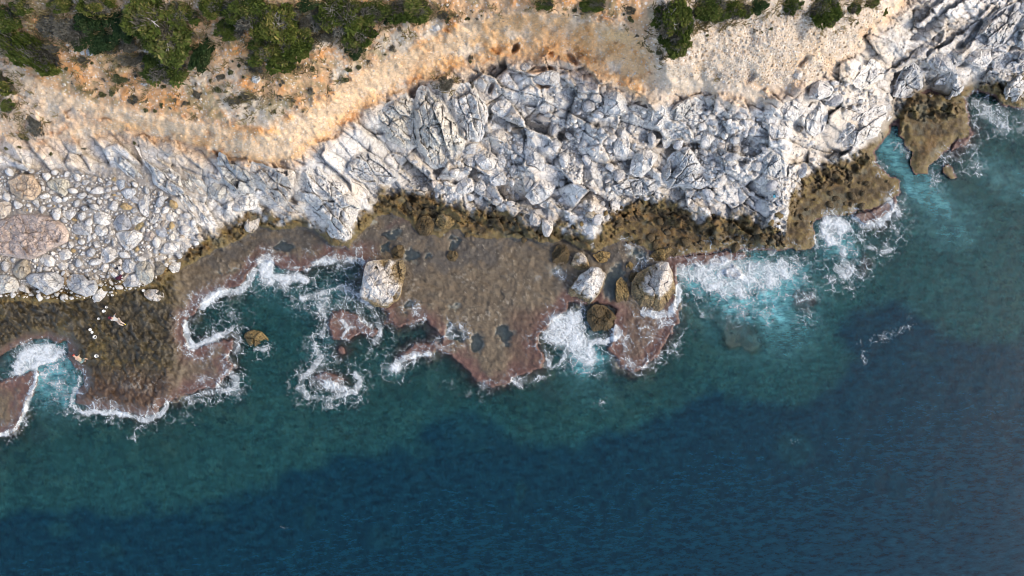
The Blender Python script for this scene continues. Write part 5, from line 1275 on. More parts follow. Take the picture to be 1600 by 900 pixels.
# ------------------------------------------------------------------ shrubs and trees
M_JUN = mat_leaf("juniper_leaf", (0.034, 0.058, 0.016), (0.088, 0.122, 0.034), (0.21, 0.20, 0.08))
M_MAS = mat_leaf("mastic_leaf", (0.016, 0.036, 0.016), (0.035, 0.066, 0.030), (0.075, 0.105, 0.05))
M_GRY = mat_leaf("scrub_leaf", (0.055, 0.055, 0.045), (0.125, 0.125, 0.11), (0.22, 0.215, 0.19))
M_TUF = mat_leaf("tuft_leaf", (0.055, 0.068, 0.035), (0.115, 0.125, 0.07), (0.21, 0.20, 0.13))
M_BARK = mat_bark("bark", (0.07, 0.05, 0.035), (0.16, 0.12, 0.09))
M_DEAD = mat_bark("dead_wood", (0.34, 0.32, 0.30), (0.58, 0.56, 0.53))

def crown_mesh(nm, mat, seed, N, lobes, leaf, zf=.55, twig=False, spread=.62):
    r = np.random.default_rng(seed)
    L = []
    for k in range(lobes):
        a = r.uniform(0, 6.28); d = spread * math.sqrt(r.uniform(0, 1)) * r.uniform(.8, 1.12); R = r.uniform(.13, .33) * (1.2 - .4 * d)
        L.append((d * math.cos(a), d * math.sin(a), zf * (1 - .75 * d * d) * r.uniform(.55, 1.1), R, r.uniform(0, 1)))
    w = np.array([l[3] ** 2 for l in L]); w /= w.sum()
    li = r.choice(len(L), N, p=w); LA = np.array(L)[li]
    dr = r.normal(size=(N, 3)); dr[:, 2] = np.abs(dr[:, 2]) * .9 - .12; dr /= np.linalg.norm(dr, axis=1)[:, None]
    rad = LA[:, 3] * r.uniform(.45, 1.0, N) ** .5 * (1 + .25 * (r.uniform(0, 1, N) < .12))
    P = LA[:, :3] + dr * rad[:, None] * np.array([1, 1, .75])
    P[:, 2] = np.maximum(P[:, 2], .02)
    ax = dr * .8 + r.normal(size=(N, 3)) * .6; ax /= np.linalg.norm(ax, axis=1)[:, None]
    up = r.normal(size=(N, 3)) * .55 + np.array([0, 0, 1.0])
    sd = np.cross(ax, up); sd /= np.linalg.norm(sd, axis=1)[:, None] + 1e-9
    ln = leaf * r.uniform(.6, 1.5, N)[:, None]; wd = ln * (.09 if twig else .25)
    V = np.stack([P - ax * ln * .5, P + sd * wd, P + ax * ln * .6, P - sd * wd], 1).reshape(-1, 3)
    F = np.arange(4 * N).reshape(N, 4)
    me = fast_mesh(nm, V, F, False)
    tn = np.clip(.7 * LA[:, 4] + .5 * r.uniform(0, 1, N) - .1, 0, 1)
    add_float(me, "tint", np.repeat(tn, 4)); me.materials.append(mat)
    return me

def tube(pts, rads, seg=6):
    V = []; F = []
    pts = np.array(pts, float)
    for i, p in enumerate(pts):
        d = pts[min(i + 1, len(pts) - 1)] - pts[max(i - 1, 0)]; d /= np.linalg.norm(d) + 1e-9
        a = np.cross(d, (0.3, .9, .2)); a /= np.linalg.norm(a) + 1e-9; b = np.cross(d, a)
        for k in range(seg):
            t = 2 * math.pi * k / seg; V.append(p + rads[i] * (a * math.cos(t) + b * math.sin(t)))
    for i in range(len(pts) - 1):
        for k in range(seg):
            F.append((i * seg + k, i * seg + (k + 1) % seg, (i + 1) * seg + (k + 1) % seg, (i + 1) * seg + k))
    return np.array(V), np.array(F)

def tubes_mesh(nm, lst, mat):
    VV = []; FF = []; off = 0
    for pts, rads in lst:
        V_, F_ = tube(pts, rads); VV.append(V_); FF.append(F_ + off); off += len(V_)
    me = fast_mesh(nm, np.concatenate(VV), np.concatenate(FF)); me.materials.append(mat); return me

def trunk_mesh(seed):
    r = np.random.default_rng(seed); lst = []
    lst.append(([(0, 0, -.2), (.02, .01, .1), (.05, -.02, .28), (.03, .03, .42)], [.07, .06, .045, .02]))
    for k in range(6):
        a = r.uniform(0, 6.28); d = r.uniform(.35, .6)
        lst.append(([(0.02, 0, .08), (.4 * d * math.cos(a), .4 * d * math.sin(a), .2), (d * math.cos(a), d * math.sin(a), r.uniform(.28, .42))], [.04, .028, .01]))
    return tubes_mesh("trunk", lst, M_BARK)

def dead_mesh(seed):
    """a bare weathered limb lying over the crown"""
    r = np.random.default_rng(seed); lst = []
    main = [(-.35, .55, .55), (-.2, .3, .62), (-.08, .02, .66), (.08, -.25, .64), (.18, -.5, .55)]
    lst.append((main, [.012, .018, .024, .02, .01]))
    for k in range(9):
        i = r.integers(0, 4); p = np.array(main[i]); q = np.array(main[i + 1]); s = p + (q - p) * r.uniform(0, 1)
        a = r.uniform(0, 6.28); l = r.uniform(.14, .42)
        m1 = s + np.array([math.cos(a), math.sin(a), .1]) * l * .5; m2 = s + np.array([math.cos(a + r.uniform(-.6, .6)), math.sin(a + .3), .08]) * l
        lst.append(([s, m1, m2], [.011, .008, .003]))
    return tubes_mesh("dead_branch", lst, M_DEAD)

JUN = [crown_mesh("crown", M_JUN, 10 + i, 3500, 28, .165, .6, False, .84) for i in range(6)]
MAS = [crown_mesh("crown", M_MAS, 30 + i, 4200, 34, .13, .5, False, .8) for i in range(3)]
GRY = [crown_mesh("crown", M_GRY, 40 + i, 2800, 26, .22, .36, True, .8) for i in range(3)]
TUF = [crown_mesh("crown", M_TUF, 50 + i, 220, 6, .36, .55) for i in range(3)] + [crown_mesh("crown", M_GRY, 60 + i, 240, 6, .40, .5, True) for i in range(3)]
TRK = [trunk_mesh(i) for i in range(3)]
DEAD = [dead_mesh(i) for i in range(3)]

# x, y, rx, ry, angle, kind, dead limb, label
PLANTS = [
 (45, 78, 56, 25, -.62, 'j', 0, "long olive green juniper slanting along the left edge above the gully"),
 (10, 30, 24, 20, 0, 'j', 0, "green juniper in the top left corner"),
 (36, 8, 18, 14, 0, 'j', 0, "small olive juniper at the top edge near the left corner"),
 (105, 42, 34, 30, .2, 'g', 0, "large dark grey leafless scrub left of the big junipers"),
 (130, 58, 22, 18, .2, 'm', 0, "dark green scrub growing out of the grey leafless one"),
 (188, 34, 26, 34, .1, 'm', 0, "dark glossy mastic bush touching the big juniper"),
 (152, 6, 28, 18, 0, 'j', 0, "juniper at the top edge above the grey leafless scrub"),
 (95, 6, 20, 12, 0, 'j', 0, "flat green juniper at the top edge beside the soil path"),
 (236, 30, 42, 38, .3, 'j', 1, "biggest juniper with a long bare grey limb"),
 (268, 62, 40, 40, -.3, 'j', 1, "juniper in front of the biggest one, bare twigs on top"),
 (258, 108, 34, 27, .2, 'j', 0, "lowest olive juniper of the left thicket, above the white pointed rock"),
 (205, 90, 22, 14, .3, 'g', 0, "flat grey scrub left of the lowest olive juniper"),
 (318, 82, 19, 36, -.45, 'm', 0, "isolated dark glossy mastic bush on bare orange soil"),
 (338, 10, 24, 20, 0, 'j', 0, "small juniper at the top between two thickets"),
 (388, 18, 36, 28, 0, 'j', 0, "dense green juniper at the top of the second thicket"),
 (432, 34, 38, 36, .2, 'j', 2, "juniper with a forked white dead limb in the second thicket"),
 (418, 80, 32, 28, 0, 'j', 0, "olive juniper at the bottom of the second thicket"),
 (462, 68, 28, 24, .3, 'j', 0, "brownish thin juniper at the right of the second thicket"),
 (490, 22, 22, 22, 0, 'g', 0, "pale grey bare scrub between the second and third thicket"),
 (530, 22, 36, 30, 0, 'j', 0, "dark green juniper heading the third thicket"),
 (562, 52, 28, 26, .4, 'j', 1, "juniper at the foot of the third thicket with a curled bare twig"),
 (508, 52, 20, 16, 0, 'g', 0, "low grey scrub left of the third thicket"),
 (632, 14, 36, 22, 0, 'j', 0, "green juniper at the top above the pale scarp band"),
 (604, 24, 12, 13, 0, 'm', 0, "blue green bush beside the juniper above the scarp band"),
 (850, 6, 15, 10, 0, 'j', 0, "small bush at the top edge above the alcove"),
 (926, 8, 20, 11, 0, 'j', 0, "olive bush at the top edge above the orange scarp"),
 (986, 14, 9, 8, 0, 'g', 0, "grey tuft at the top edge left of the conical juniper"),
 (1048, 30, 30, 34, 0, 'j', 1, "bright green conical juniper with a white dead limb"),
 (1056, 58, 24, 27, .1, 'j', 0, "lower tip of the conical juniper group pointing down the gravel"),
 (1104, 10, 28, 22, 0, 'j', 0, "green juniper right of the conical one"),
 (1150, 14, 26, 18, 0, 'j', 0, "low green juniper at the top of the gravel slope"),
 (1182, 8, 20, 14, 0, 'm', 0, "mixed bush ending the row at the top of the gravel slope"),
 (1238, 10, 16, 14, 0, 'j', 0, "small juniper left of the round bright one on the gravel"),
 (1290, 16, 26, 24, 0, 'j', 0, "round bright green juniper alone at the top of the gravel"),
 (1335, 10, 11, 12, 0, 'j', 0, "little green bush right of the round bright juniper"),
 (1362, 3, 11, 7, 0, 'j', 0, "yellow green bush at the top edge before the grey wall"),
 (1383, 19, 5, 6, 0, 'j', 0, "tiny green bush at the edge of the grey wall"),
 (4, 128, 24, 16, -.6, 'j', 0, "green juniper cut by the left edge below the gully path"),
 (12, 166, 11, 10, 0, 'j', 0, "dark green bush on the left edge slope"),
 (52, 190, 16, 20, .5, 'g', 0, "grey green scrub in the left gully"),
 (38, 212, 10, 8, 0, 't', 0, "low green patch at the bottom of the left gully"),
 (1030, 82, 8, 6, 0, 't', 0, "round olive tuft on the orange path near the conical juniper"),
 (1035, 92, 6, 4, .4, 't', 0, "dark tuft just below the round olive one"),
 (735, 90, 5, 8, 0, 't', 0, "green tuft on the ledge above the tall white outcrop"),
 (738, 132, 5, 8, 0, 't', 0, "green tuft growing at the top of the tall white outcrop"),
 (695, 132, 14, 12, .3, 'g', 0, "thin dark scrub between cream and tall white outcrops"),
 (160, 148, 9, 8, 0, 't', 0, "grey green tuft left of the white pointed rock"),
 (186, 122, 12, 10, 0, 't', 0, "grey green bush under the flat grey scrub"),
 (208, 154, 9, 9, 0, 'g', 0, "round grey tuft below the white pointed rock"),
 (366, 156, 10, 10, 0, 'g', 0, "round grey tuft below the lone white rock"),
 (388, 148, 12, 10, 0, 'g', 0, "grey tuft beside the lone white rock"),
 (68, 30, 20, 15, .3, 'g', 0, "grey scrub on the soil path right of the top left juniper"),
 (165, 62, 28, 22, .3, 'm', 0, "dark green bush filling the gap left of the biggest juniper"),
 (140, 30, 26, 20, 0, 'm', 0, "dark bush right of the grey leafless scrub near the top"),
 (200, 66, 18, 15, 0, 'g', 0, "grey twigs between the mastic bush and the biggest juniper"),
 (284, 20, 24, 22, 0, 'j', 0, "juniper at the top just right of the biggest one"),
 (362, 44, 24, 18, .4, 'j', 0, "thin juniper left of the forked dead limb"),
 (476, 44, 24, 20, 0, 'j', 0, "brown green juniper right of the forked dead limb"),
 (482, 6, 18, 12, 0, 'm', 0, "dark bush at the top edge above the pale grey bare scrub"),
 (446, 100, 18, 12, 0, 'j', 0, "low green juniper under the second thicket"),
 (398, 102, 16, 10, 0, 'g', 0, "grey scrub patch at the foot of the second thicket"),
 (578, 18, 24, 20, 0, 'j', 0, "green juniper at the top between third thicket and scarp juniper"),
 (555, 78, 16, 12, .2, 'm', 0, "small dark bush at the very foot of the third thicket"),
 (22, 54, 16, 12, 0, 'g', 0, "grey scrub between top left juniper and the slanting one"),
 (76, 72, 16, 12, 0, 'g', 0, "grey scrub on the upper side of the slanting juniper"),
 (128, 92, 12, 9, 0, 'g', 0, "dark low scrub just below the grey white stone"),
 (170, 76, 13, 9, 0, 'g', 0, "small grey scrub above the bare orange patch"),
 (662, 12, 12, 9, 0, 'g', 0, "grey round scrub right of the juniper above the scarp band"),
 (692, 20, 10, 9, 0, 'g', 0, "second grey round scrub right of the scarp juniper"),
 (1068, 36, 18, 22, 0, 'j', 0, "right shoulder of the conical juniper group"),
 (1125, 22, 22, 16, 0, 'j', 0, "yellow green juniper in the row on the gravel slope"),
 (308, 146, 8, 8, 0, 'g', 0, "small grey tuft under the isolated mastic bush"),
 (345, 118, 7, 9, 0, 'g', 0, "small grey tuft at the foot of the isolated mastic bush"),
]
PL = []
rp = np.random.default_rng(5)
def add_plant(x, y, rx, ry, ang, kind, dead, label, group, detail=True, nm=None):
    z = float(H_at(x, y)[0]); k = S * (HC - z) / HC
    zt = z + .25 * (rx + ry) * k * .5
    X, Y = unproject(x, y, zt)
    nm = nm or {'j': "juniper_tree", 'm': "mastic_bush", 'g': "dry_scrub", 't': "scrub_tuft"}[kind]
    root = bpy.data.objects.new(nm, None); COL.objects.link(root)
    root.location = (float(X), float(Y), z - .05); root.rotation_euler = (0, 0, ang)
    hz_ = (rx * ry) ** .5 * k
    root.scale = (rx * k * 1.14, ry * k * 1.14, hz_ * (.95 if kind == 'j' else .8))
    cm = {'j': JUN, 'm': MAS, 'g': GRY, 't': TUF}[kind]
    c = link("crown", cm[rp.integers(len(cm))], None, root); c.rotation_euler = (0, 0, rp.uniform(0, 6.28))
    if detail:
        link("trunk", TRK[rp.integers(len(TRK))], None, root)
    if kind == 'j' and detail and rx > 9:
        tw = link("dry_twigs", GRY[rp.integers(len(GRY))], None, root); tw.rotation_euler = (0, 0, rp.uniform(0, 6.28)); tw.scale = (.92, .92, 1.25); tw["label"] = "grey leafless twigs"
    if dead:
        d = link("dead_branch", DEAD[dead], None, root); d.rotation_euler = (0, 0, rp.uniform(-.2, .2))
        if dead == 2:
            d2 = link("dead_branch", DEAD[0], None, root); d2.rotation_euler = (0, 0, 2.2); d2.scale = (.6, .6, 1)
        d["label"] = "bare weathered grey limb"
    tag(root, label, "tree" if kind == 'j' else ("bush" if kind in 'mg' else "tuft"), group)

for p in PLANTS:
    add_plant(*p, group="shrubs on the hillside")
LMK2 = [(236, 45, 40, "the biggest juniper"), (318, 82, 25, "the isolated mastic bush"), (432, 50, 40, "the forked dead limb"), (548, 38, 36, "the third thicket"), (632, 14, 30, "the juniper above the scarp band"),
        (1050, 40, 30, "the conical juniper"), (1290, 16, 25, "the round bright juniper"), (399, 124, 8, "the lone white rock"), (226, 131, 8, "the white pointed rock"), (45, 78, 40, "the slanting juniper"),
        (926, 8, 16, "the olive bush over the scarp"), (850, 6, 14, "the bush above the alcove"), (52, 190, 15, "the left gully scrub"), (680, 43, 10, "the grey rock on the scarp edge")]
TUFTP = [(150, 90), (210, 100), (330, 95), (380, 90), (480, 100), (540, 85), (600, 50), (700, 20), (760, 8), (980, 8), (1030, 95), (1005, 70), (960, 30), (840, 14), (720, 34), (640, 70), (560, 112), (480, 172), (400, 200), (250, 180), (110, 140), (90, 110)]
tufts = darts(TUFTP, [6.5, 4.5, 3.2], [160, 300, 420], 9, 1.25, True, lambda x, y: .45 * np.ones_like(x))
inplant = lambda x, y: any(((x - p[0]) / (p[2] * .9)) ** 2 + ((y - p[1]) / (p[3] * .9)) ** 2 < 1 for p in PLANTS)
tufts = [t for t in tufts if not inplant(t[0], t[1])][:120]
tufts += [(1105, 55, 4), (1180, 47, 5), (1190, 50, 4), (1225, 20, 4), (1340, 35, 4), (1205, 44, 4), (210, 222, 4), (216, 227, 4), (10, 232, 5), (30, 230, 5), (78, 240, 4), (130, 232, 3), (735, 96, 4), (700, 30, 6), (690, 22, 6)]
tn = ["grey green" if rp.uniform() < .55 else "dull green" for _ in tufts]
tl = auto_labels([(t[0], t[1], t[2], c) for t, c in zip(tufts, tn)], "scrub tuft", LMK2)
for t, lab in zip(tufts, tl):
    add_plant(t[0], t[1], t[2] * rp.uniform(.9, 1.3), t[2] * rp.uniform(.8, 1.1), rp.uniform(0, 3), 't', 0, lab, "scrub tufts on the soil slope", False)

# low dry growth round the shrubs
M_DRY = mat_leaf("dry_grass_blade", (0.10, 0.085, 0.045), (0.20, 0.165, 0.085), (0.33, 0.28, 0.17))
rg = np.random.default_rng(31); GV = []; GT = []
seeds = [(p[0] + rg.normal() * p[2] * .85, p[1] + rg.normal() * p[3] * .85) for p in PLANTS if p[2] > 9 for _ in range(int(9 + .035 * p[2] * p[3]))]
seeds += [(a[0], a[1]) for a in darts(TUFTP + [(60, 100), (40, 20), (640, 10)], [3.0], [1500], 12, 1.0, True, clump)]
sx0 = np.array([a[0] for a in seeds]); sy0 = np.array([a[1] for a in seeds]); ok = (sy0 > -40) & (sy0 < 215) & (m_occ(sx0, sy0) < 0)
sx0, sy0 = sx0[ok], sy0[ok]; hz0 = H_at(sx0, sy0); gX, gY = unproject(sx0, sy0, hz0)
nb_ = 14
for i in range(len(sx0)):
    t0 = rg.uniform()
    for _ in range(nb_):
        a = rg.uniform(0, 6.28); b = rg.uniform(0, 6.28); l = rg.uniform(.14, .40); o0 = np.array([gX[i] + rg.normal() * .13, gY[i] + rg.normal() * .13, hz0[i] - .03])
        dv = np.array([math.cos(a), math.sin(a), rg.uniform(.3, 1.2)]) * l; sd = np.array([-math.sin(a), math.cos(a), 0]) * l * .10
        GV += [o0 - sd, o0 + sd, o0 + dv + sd * .6, o0 + dv - sd * .6]; GT += [min(1, max(0, .6 * t0 + .5 * rg.uniform()))] * 4
me = fast_mesh("dry_grass", np.array(GV), np.arange(len(GV)).reshape(-1, 4), False); add_float(me, "tint", np.array(GT))
tag(link("dry_grass", me, M_DRY), "dry straw grass and twigs round the shrubs on the hillside", "grass", None, "stuff")

# ------------------------------------------------------------------ people and their things
M_SKIN = mat_plain("skin", (0.52, 0.33, 0.24), .6, .12)
def cloth(nm, c): return mat_plain(nm, c, .85, .3, 18)
M_GREYSH = cloth("grey_shirt", (0.40, 0.40, 0.40)); M_BEIGE = cloth("beige_trousers", (0.50, 0.40, 0.33)); M_YEL = mat_plain("yellow_rubber", (0.85, 0.70, 0.03), .5, .1)
M_MAR = cloth("maroon_cap", (0.16, 0.02, 0.04)); M_RED = cloth("red_cap", (0.75, 0.06, 0.02)); M_TEAL = cloth("teal_shorts", (0.16, 0.24, 0.24)); M_TANSH = cloth("tan_shirt", (0.42, 0.34, 0.24))
M_HAIR = mat_plain("hair", (0.03, 0.022, 0.017), .7); M_WHITE = mat_plain("white_plastic", (0.80, 0.80, 0.78), .45, .08); M_CYAN = mat_plain("cyan_plastic", (0.08, 0.50, 0.62), .45, .1)
M_DARK = cloth("dark_fabric", (0.022, 0.022, 0.03)); M_PURP = cloth("purple_fabric", (0.07, 0.012, 0.03)); M_WATERIN = mat_plain("bucket_bottom", (0.35, 0.36, 0.36), .5)

def skin_obj(nm, verts, edges, rads, mat, parent, root=0, sub=2):
    me = bpy.data.meshes.new(nm); me.from_pydata(verts, edges, []); o = link(nm, me, mat, parent)
    sm = o.modifiers.new("skin", 'SKIN'); sm.use_smooth_shade = True
    sl = me.skin_vertices[0].data if me.skin_vertices else None
    if sl is None:
        bm = bmesh.new(); bm.from_mesh(me); bm.verts.layers.skin.verify(); bm.to_mesh(me); bm.free(); sl = me.skin_vertices[0].data
    for i, r in enumerate(rads):
        rr = r if isinstance(r, tuple) else (r, r)
        sl[i].radius = rr; sl[i].use_root = (i == root)
    ss = o.modifiers.new("sub", 'SUBSURF'); ss.levels = sub; ss.render_levels = sub
    return o

def person(label, loc, rotz, J, colors, cap):
    """J: joint positions in metres, person facing +X; one skinned body, clothes and cap as its children"""
    root = bpy.data.objects.new("person", None); COL.objects.link(root); root.location = loc; root.rotation_euler = (0, 0, rotz)
    order = ["pelvis", "belly", "chest", "neck", "head", "crown", "shl", "ell", "wrl", "shr", "elr", "wrr", "hil", "knl", "anl", "tol", "hir", "knr", "anr", "tor"]
    E = [("pelvis", "belly"), ("belly", "chest"), ("chest", "neck"), ("neck", "head"), ("head", "crown"), ("chest", "shl"), ("shl", "ell"), ("ell", "wrl"), ("chest", "shr"), ("shr", "elr"), ("elr", "wrr"),
         ("pelvis", "hil"), ("hil", "knl"), ("knl", "anl"), ("anl", "tol"), ("pelvis", "hir"), ("hir", "knr"), ("knr", "anr"), ("anr", "tor")]
    R = dict(pelvis=(.15, .12), belly=(.14, .11), chest=(.16, .12), neck=.055, head=.095, crown=.07, shl=.075, ell=.05, wrl=.036, shr=.075, elr=.05, wrr=.036, hil=.10, knl=.065, anl=.045, tol=.04, hir=.10, knr=.065, anr=.045, tor=.04)
    V = [J[k] for k in order]; Vi = {k: i for i, k in enumerate(order)}
    ed = [(Vi[a], Vi[b]) for a, b in E]; rad = [R[k] for k in order]
    for side in ("l", "r"):                       # a hand: five fingers fanning from the palm
        e = np.array(J["el" + side]); w = np.array(J["wr" + side]); d = (w - e) / np.linalg.norm(w - e); s = np.cross(d, (0, 0, 1.0)); s /= np.linalg.norm(s) + 1e-6
        pi = len(V); V.append(tuple(w + d * .05)); rad.append((.035, .02)); ed.append((Vi["wr" + side], pi))
        for f, (off, ln) in enumerate([(-.032, .075), (-.011, .09), (.011, .085), (.030, .065), (.05, .05)]):
            b = w + d * (.085 if f < 4 else .03) + s * off; t = b + d * ln * .6 + s * off * .4 + np.array([0, 0, -.02]); 
            i = len(V); V += [tuple(b), tuple(t)]; rad += [.010, .008]; ed += [(pi, i), (i, i + 1)]
    skin_obj("body", V, ed, rad, M_SKIN, root)
    def garment(nm, keys, edges, grow, mat):
        vi = {k: i for i, k in enumerate(keys)}
        skin_obj(nm, [J[k] for k in keys], [(vi[a], vi[b]) for a, b in edges], [tuple(x + grow for x in (R[k] if isinstance(R[k], tuple) else (R[k], R[k]))) for k in keys], mat, root)
    garment("shirt", ["belly", "pelvis", "chest", "shl", "ell", "shr", "elr"], [("pelvis", "belly"), ("belly", "chest"), ("chest", "shl"), ("shl", "ell"), ("chest", "shr"), ("shr", "elr")], .018, colors[0])
    garment("trousers", ["pelvis", "hil", "knl", "hir", "knr"] + (["anl", "anr"] if colors[3] else []), [("pelvis", "hil"), ("hil", "knl"), ("pelvis", "hir"), ("hir", "knr")] + ([("knl", "anl"), ("knr", "anr")] if colors[3] else []), .022, colors[1])
    for s in ("l", "r"):
        a = np.array(J["an" + s]); t = np.array(J["to" + s]); 
        skin_obj("shoe", [tuple(a), tuple((a + t) / 2), tuple(t + (t - a) * .25)], [(0, 1), (1, 2)], [(.062, .055), (.06, .05), (.055, .035)], colors[2], root)
    h = np.array(J["head"]); c = np.array(J["crown"]); d = (c - h) / np.linalg.norm(c - h); f = np.array(J["face"]); f = f / np.linalg.norm(f); sd = np.cross(d, f)
    skin_obj("cap" if cap != M_HAIR else "hair", [tuple(h + d * .05 - f * .02), tuple(c + d * .035), tuple(h + d * .06 + f * .12)], [(0, 1), (0, 2)], [(.115, .115), (.085, .085), (.07, .02)], cap, root)
    face = bpy.data.objects.new("nose", None)
    bm = bmesh.new()
    for p, r in [(h + f * .115 - d * .005, .022), (h + sd * .105, .024), (h - sd * .105, .024)]:
        mtx = __import__("mathutils").Matrix.Translation(p.tolist()); bmesh.ops.create_icosphere(bm, subdivisions=1, radius=r, matrix=mtx)
    me = bpy.data.meshes.new("nose_and_ears"); bm.to_mesh(me); bm.free(); bpy.data.objects.remove(face); link("nose_and_ears", me, M_SKIN, root)
    bm = bmesh.new()
    for q in (-1, 1):
        p = h + f * .098 + sd * .036 * q + d * .02; bmesh.ops.create_icosphere(bm, subdivisions=1, radius=.013, matrix=__import__("mathutils").Matrix.Translation(p.tolist()))
    me = bpy.data.meshes.new("eyes"); bm.to_mesh(me); bm.free(); link("eyes", me, M_DARK, root)
    tag(root, label, "person", "people on the rock shelf")
    return root

def ground(px, py, dz=0.0):
    z = float(H_at(px, py)[0]); X, Y = unproject(px, py, z); return (float(X), float(Y), z + dz)

# sitting, legs stretched towards the lower right, leaning back on the hands
Ja = dict(pelvis=(0, 0, .14), belly=(-.12, 0, .32), chest=(-.26, 0, .54), neck=(-.34, 0, .70), head=(-.38, 0, .82), crown=(-.40, 0, .92), shl=(-.28, .19, .62), ell=(-.46, .26, .36), wrl=(-.58, .27, .08), shr=(-.28, -.19, .62), elr=(-.46, -.26, .36), wrr=(-.58, -.27, .08),
          hil=(.05, .11, .14), knl=(.42, .13, .36), anl=(.74, .12, .08), tol=(.84, .13, .12), hir=(.05, -.11, .14), knr=(.42, -.11, .34), anr=(.74, -.09, .08), tor=(.84, -.08, .12), face=(1, 0, -.25))
person("person in grey shirt and yellow shoes sitting on the brown rock shelf", ground(186, 500, .06), math.radians(-40), Ja, (M_GREYSH, M_BEIGE, M_YEL, True), M_MAR)
# bending forward over the edge of the surf
Jb = dict(pelvis=(-.12, 0, .86), belly=(.06, 0, .96), chest=(.28, 0, 1.04), neck=(.46, 0, 1.10), head=(.58, 0, 1.12), crown=(.68, 0, 1.16), shl=(.34, .19, 1.02), ell=(.44, .22, .74), wrl=(.56, .16, .52), shr=(.34, -.19, 1.02), elr=(.44, -.22, .74), wrr=(.56, -.16, .52),
          hil=(-.12, .10, .84), knl=(-.02, .13, .46), anl=(-.12, .14, .07), tol=(.06, .15, .05), hir=(-.12, -.10, .84), knr=(0, -.13, .46), anr=(-.16, -.14, .07), tor=(.02, -.15, .05), face=(.3, 0, -1))
person("person with red cap and teal shorts bending down at the cove edge", ground(135, 561, .02), math.radians(138), Jb, (M_TANSH, M_TEAL, M_DARK, False), M_RED)

def lathe(prof, seg=20):
    V = []; F = []
    for (r, z) in prof:
        for k in range(seg):
            a = 2 * math.pi * k / seg; V.append((r * math.cos(a), r * math.sin(a), z))
    for i in range(len(prof) - 1):
        for k in range(seg):
            F.append((i * seg + k, i * seg + (k + 1) % seg, (i + 1) * seg + (k + 1) % seg, (i + 1) * seg + k))
    V.append((0, 0, prof[-1][1])); V.append((0, 0, prof[0][1])); n = len(V)
    for k in range(seg):
        F.append(((len(prof) - 1) * seg + k, (len(prof) - 1) * seg + (k + 1) % seg, n - 2)); F.append(((k + 1) % seg, k, n - 1))
    return V, F

def lathe_obj(nm, prof, mat, parent=None, seg=20):
    V, F = lathe(prof, seg); me = bpy.data.meshes.new(nm); me.from_pydata(V, [], F); me.polygons.foreach_set("use_smooth", np.ones(len(F), bool)); return link(nm, me, mat, parent)

def bucket(px, py, label, size=1.0, mat=None, lid=False, tilt=0.0):
    mat = mat or M_WHITE
    root = bpy.data.objects.new("bucket", None); COL.objects.link(root); root.location = ground(px, py, .02); root.scale = (size * .85,) * 3; root.rotation_euler = (tilt, tilt * .6, px % 3)
    if lid:
        lathe_obj("tub", [(.11, 0), (.13, .01), (.155, .24), (.16, .25)], mat, root)
        lathe_obj("lid", [(.168, .235), (.172, .25), (.168, .272), (.15, .275), (.145, .266), (.02, .266)], mat, root)
    else:
        lathe_obj("tub", [(.11, 0), (.13, .01), (.155, .27), (.172, .275), (.172, .29), (.15, .29), (.145, .27), (.122, .05)], mat, root)
        lathe_obj("bottom", [(.12, .045), (.12, .055), (.05, .056)], M_WATERIN, root)
    pts = [(.165 * math.cos(a), .165 * math.sin(a) * .35 + .14, .27 - .02 * math.sin(a)) for a in np.linspace(0, math.pi, 9)]
    h = tubes_mesh("handle", [(pts, [.006] * 9)], M_DEAD); link("handle", h, None, root)
    tag(root, label, "bucket", "plastic tubs left on the rocks")

bucket(153, 556, "open white bucket near the person bending at the cove", 1.15)
bucket(226, 454, "white tub touching the lone shelf boulder", .95, None, True)
bucket(177, 461, "white tub below the blocky boulder on the shelf, uppermost of the line", .85, None, True)
bucket(168, 480, "white tub right of the long pale boulder, nearest the sitting person", .8)
bucket(164, 486, "white lidded tub just under the open one near the sitting person", 1.0, None, True)
bucket(156, 498, "white tub halfway between sitting person and the tub pair", .8)
bucket(142, 515, "upper white tub of the close pair on the shelf", .95, None, True, .3)
bucket(144.5, 518.5, "lower white tub of the close pair on the shelf", .8, None, True, .4)
bucket(149, 528, "white tub lying alone below the close pair", 1.15, None, False, .5)
bucket(1209.5, 307, "cyan bucket on the grey rock near the brown headland", 1.0, M_CYAN, True)

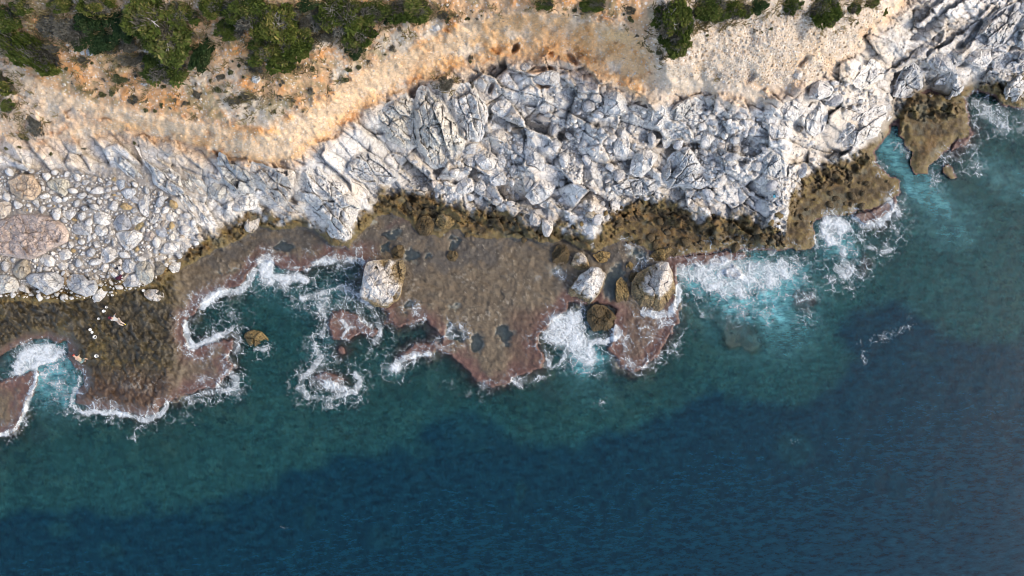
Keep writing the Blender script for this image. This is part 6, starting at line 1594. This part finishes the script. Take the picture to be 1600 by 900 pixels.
def heap(px, py, label, mat, seed, r, nm="cloth_heap", cat="clothing"):
    rr = np.random.default_rng(seed); n = 26
    g = np.linspace(-1, 1, n); A, B = np.meshgrid(g, g)
    rad = np.hypot(A, B); th = np.arctan2(B, A)
    edge = .75 + .22 * np.sin(3 * th + seed) + .1 * np.sin(7 * th)
    z = np.clip(1 - (rad / 1.05) ** 2, 0, 1) * .45 + .22 * ridged(A * 2.2 + seed, B * 2.2, 3, seed) * sstep(1.2, .4, rad)
    k = np.clip(edge, .5, 1.05)
    V = np.stack([A * k * r, B * k * r * .7, z * r * .8], -1).reshape(-1, 3)
    me = fast_mesh(nm, V, grid_faces(n, n).reshape(-1, 4)[:, ::-1]); o = link(nm, me, mat, None, ground(px, py, .12)); o.rotation_euler = (0, 0, seed * 1.3)
    sol = o.modifiers.new("thick", 'SOLIDIFY'); sol.thickness = .02
    tag(o, label, cat); return o
heap(186.5, 418, "dark blue cloth stuffed between beach boulders", M_DARK, 3, .34)
heap(187.5, 434, "dark purple cloth lying by the smooth grey boulder", M_PURP, 5, .40)

# dark backpack with a red flap beside a white bag on the headland edge
bp = bpy.data.objects.new("backpack", None); COL.objects.link(bp); bp.location = ground(1217.5, 364, .1); bp.rotation_euler = (0, 0, .6)
def rounded_box(nm, sx_, sy_, sz_, off, mat, parent):
    bm = bmesh.new(); bmesh.ops.create_cube(bm, size=1.0)
    for v in bm.verts: v.co.x *= sx_; v.co.y *= sy_; v.co.z *= sz_
    bmesh.ops.bevel(bm, geom=bm.edges[:], offset=min(sx_, sy_, sz_) * .28, segments=3, affect='EDGES')
    for v in bm.verts: v.co.x += off[0]; v.co.y += off[1]; v.co.z += off[2]
    me = bpy.data.meshes.new(nm); bm.to_mesh(me); bm.free(); return link(nm, me, mat, parent)
rounded_box("pack", .50, .36, .24, (0, 0, .12), M_DARK, bp); rounded_box("pocket", .26, .30, .10, (-.12, 0, .27), M_DARK, bp); rounded_box("flap", .15, .13, .06, (.17, .08, .25), M_RED, bp)
link("strap", tubes_mesh("strap", [([(-.22, .1, .26), (-.1, .2, .30), (.12, .19, .30), (.24, .08, .24)], [.018] * 4), ([(-.22, -.1, .26), (-.1, -.2, .30), (.12, -.19, .30), (.24, -.08, .24)], [.018] * 4)], M_DARK), None, bp)
tag(bp, "dark backpack with a red flap on the brown headland edge", "backpack")
heap(1215.5, 354, "white plastic bag above the dark backpack", M_WHITE, 7, .26, "plastic_bag", "bag")
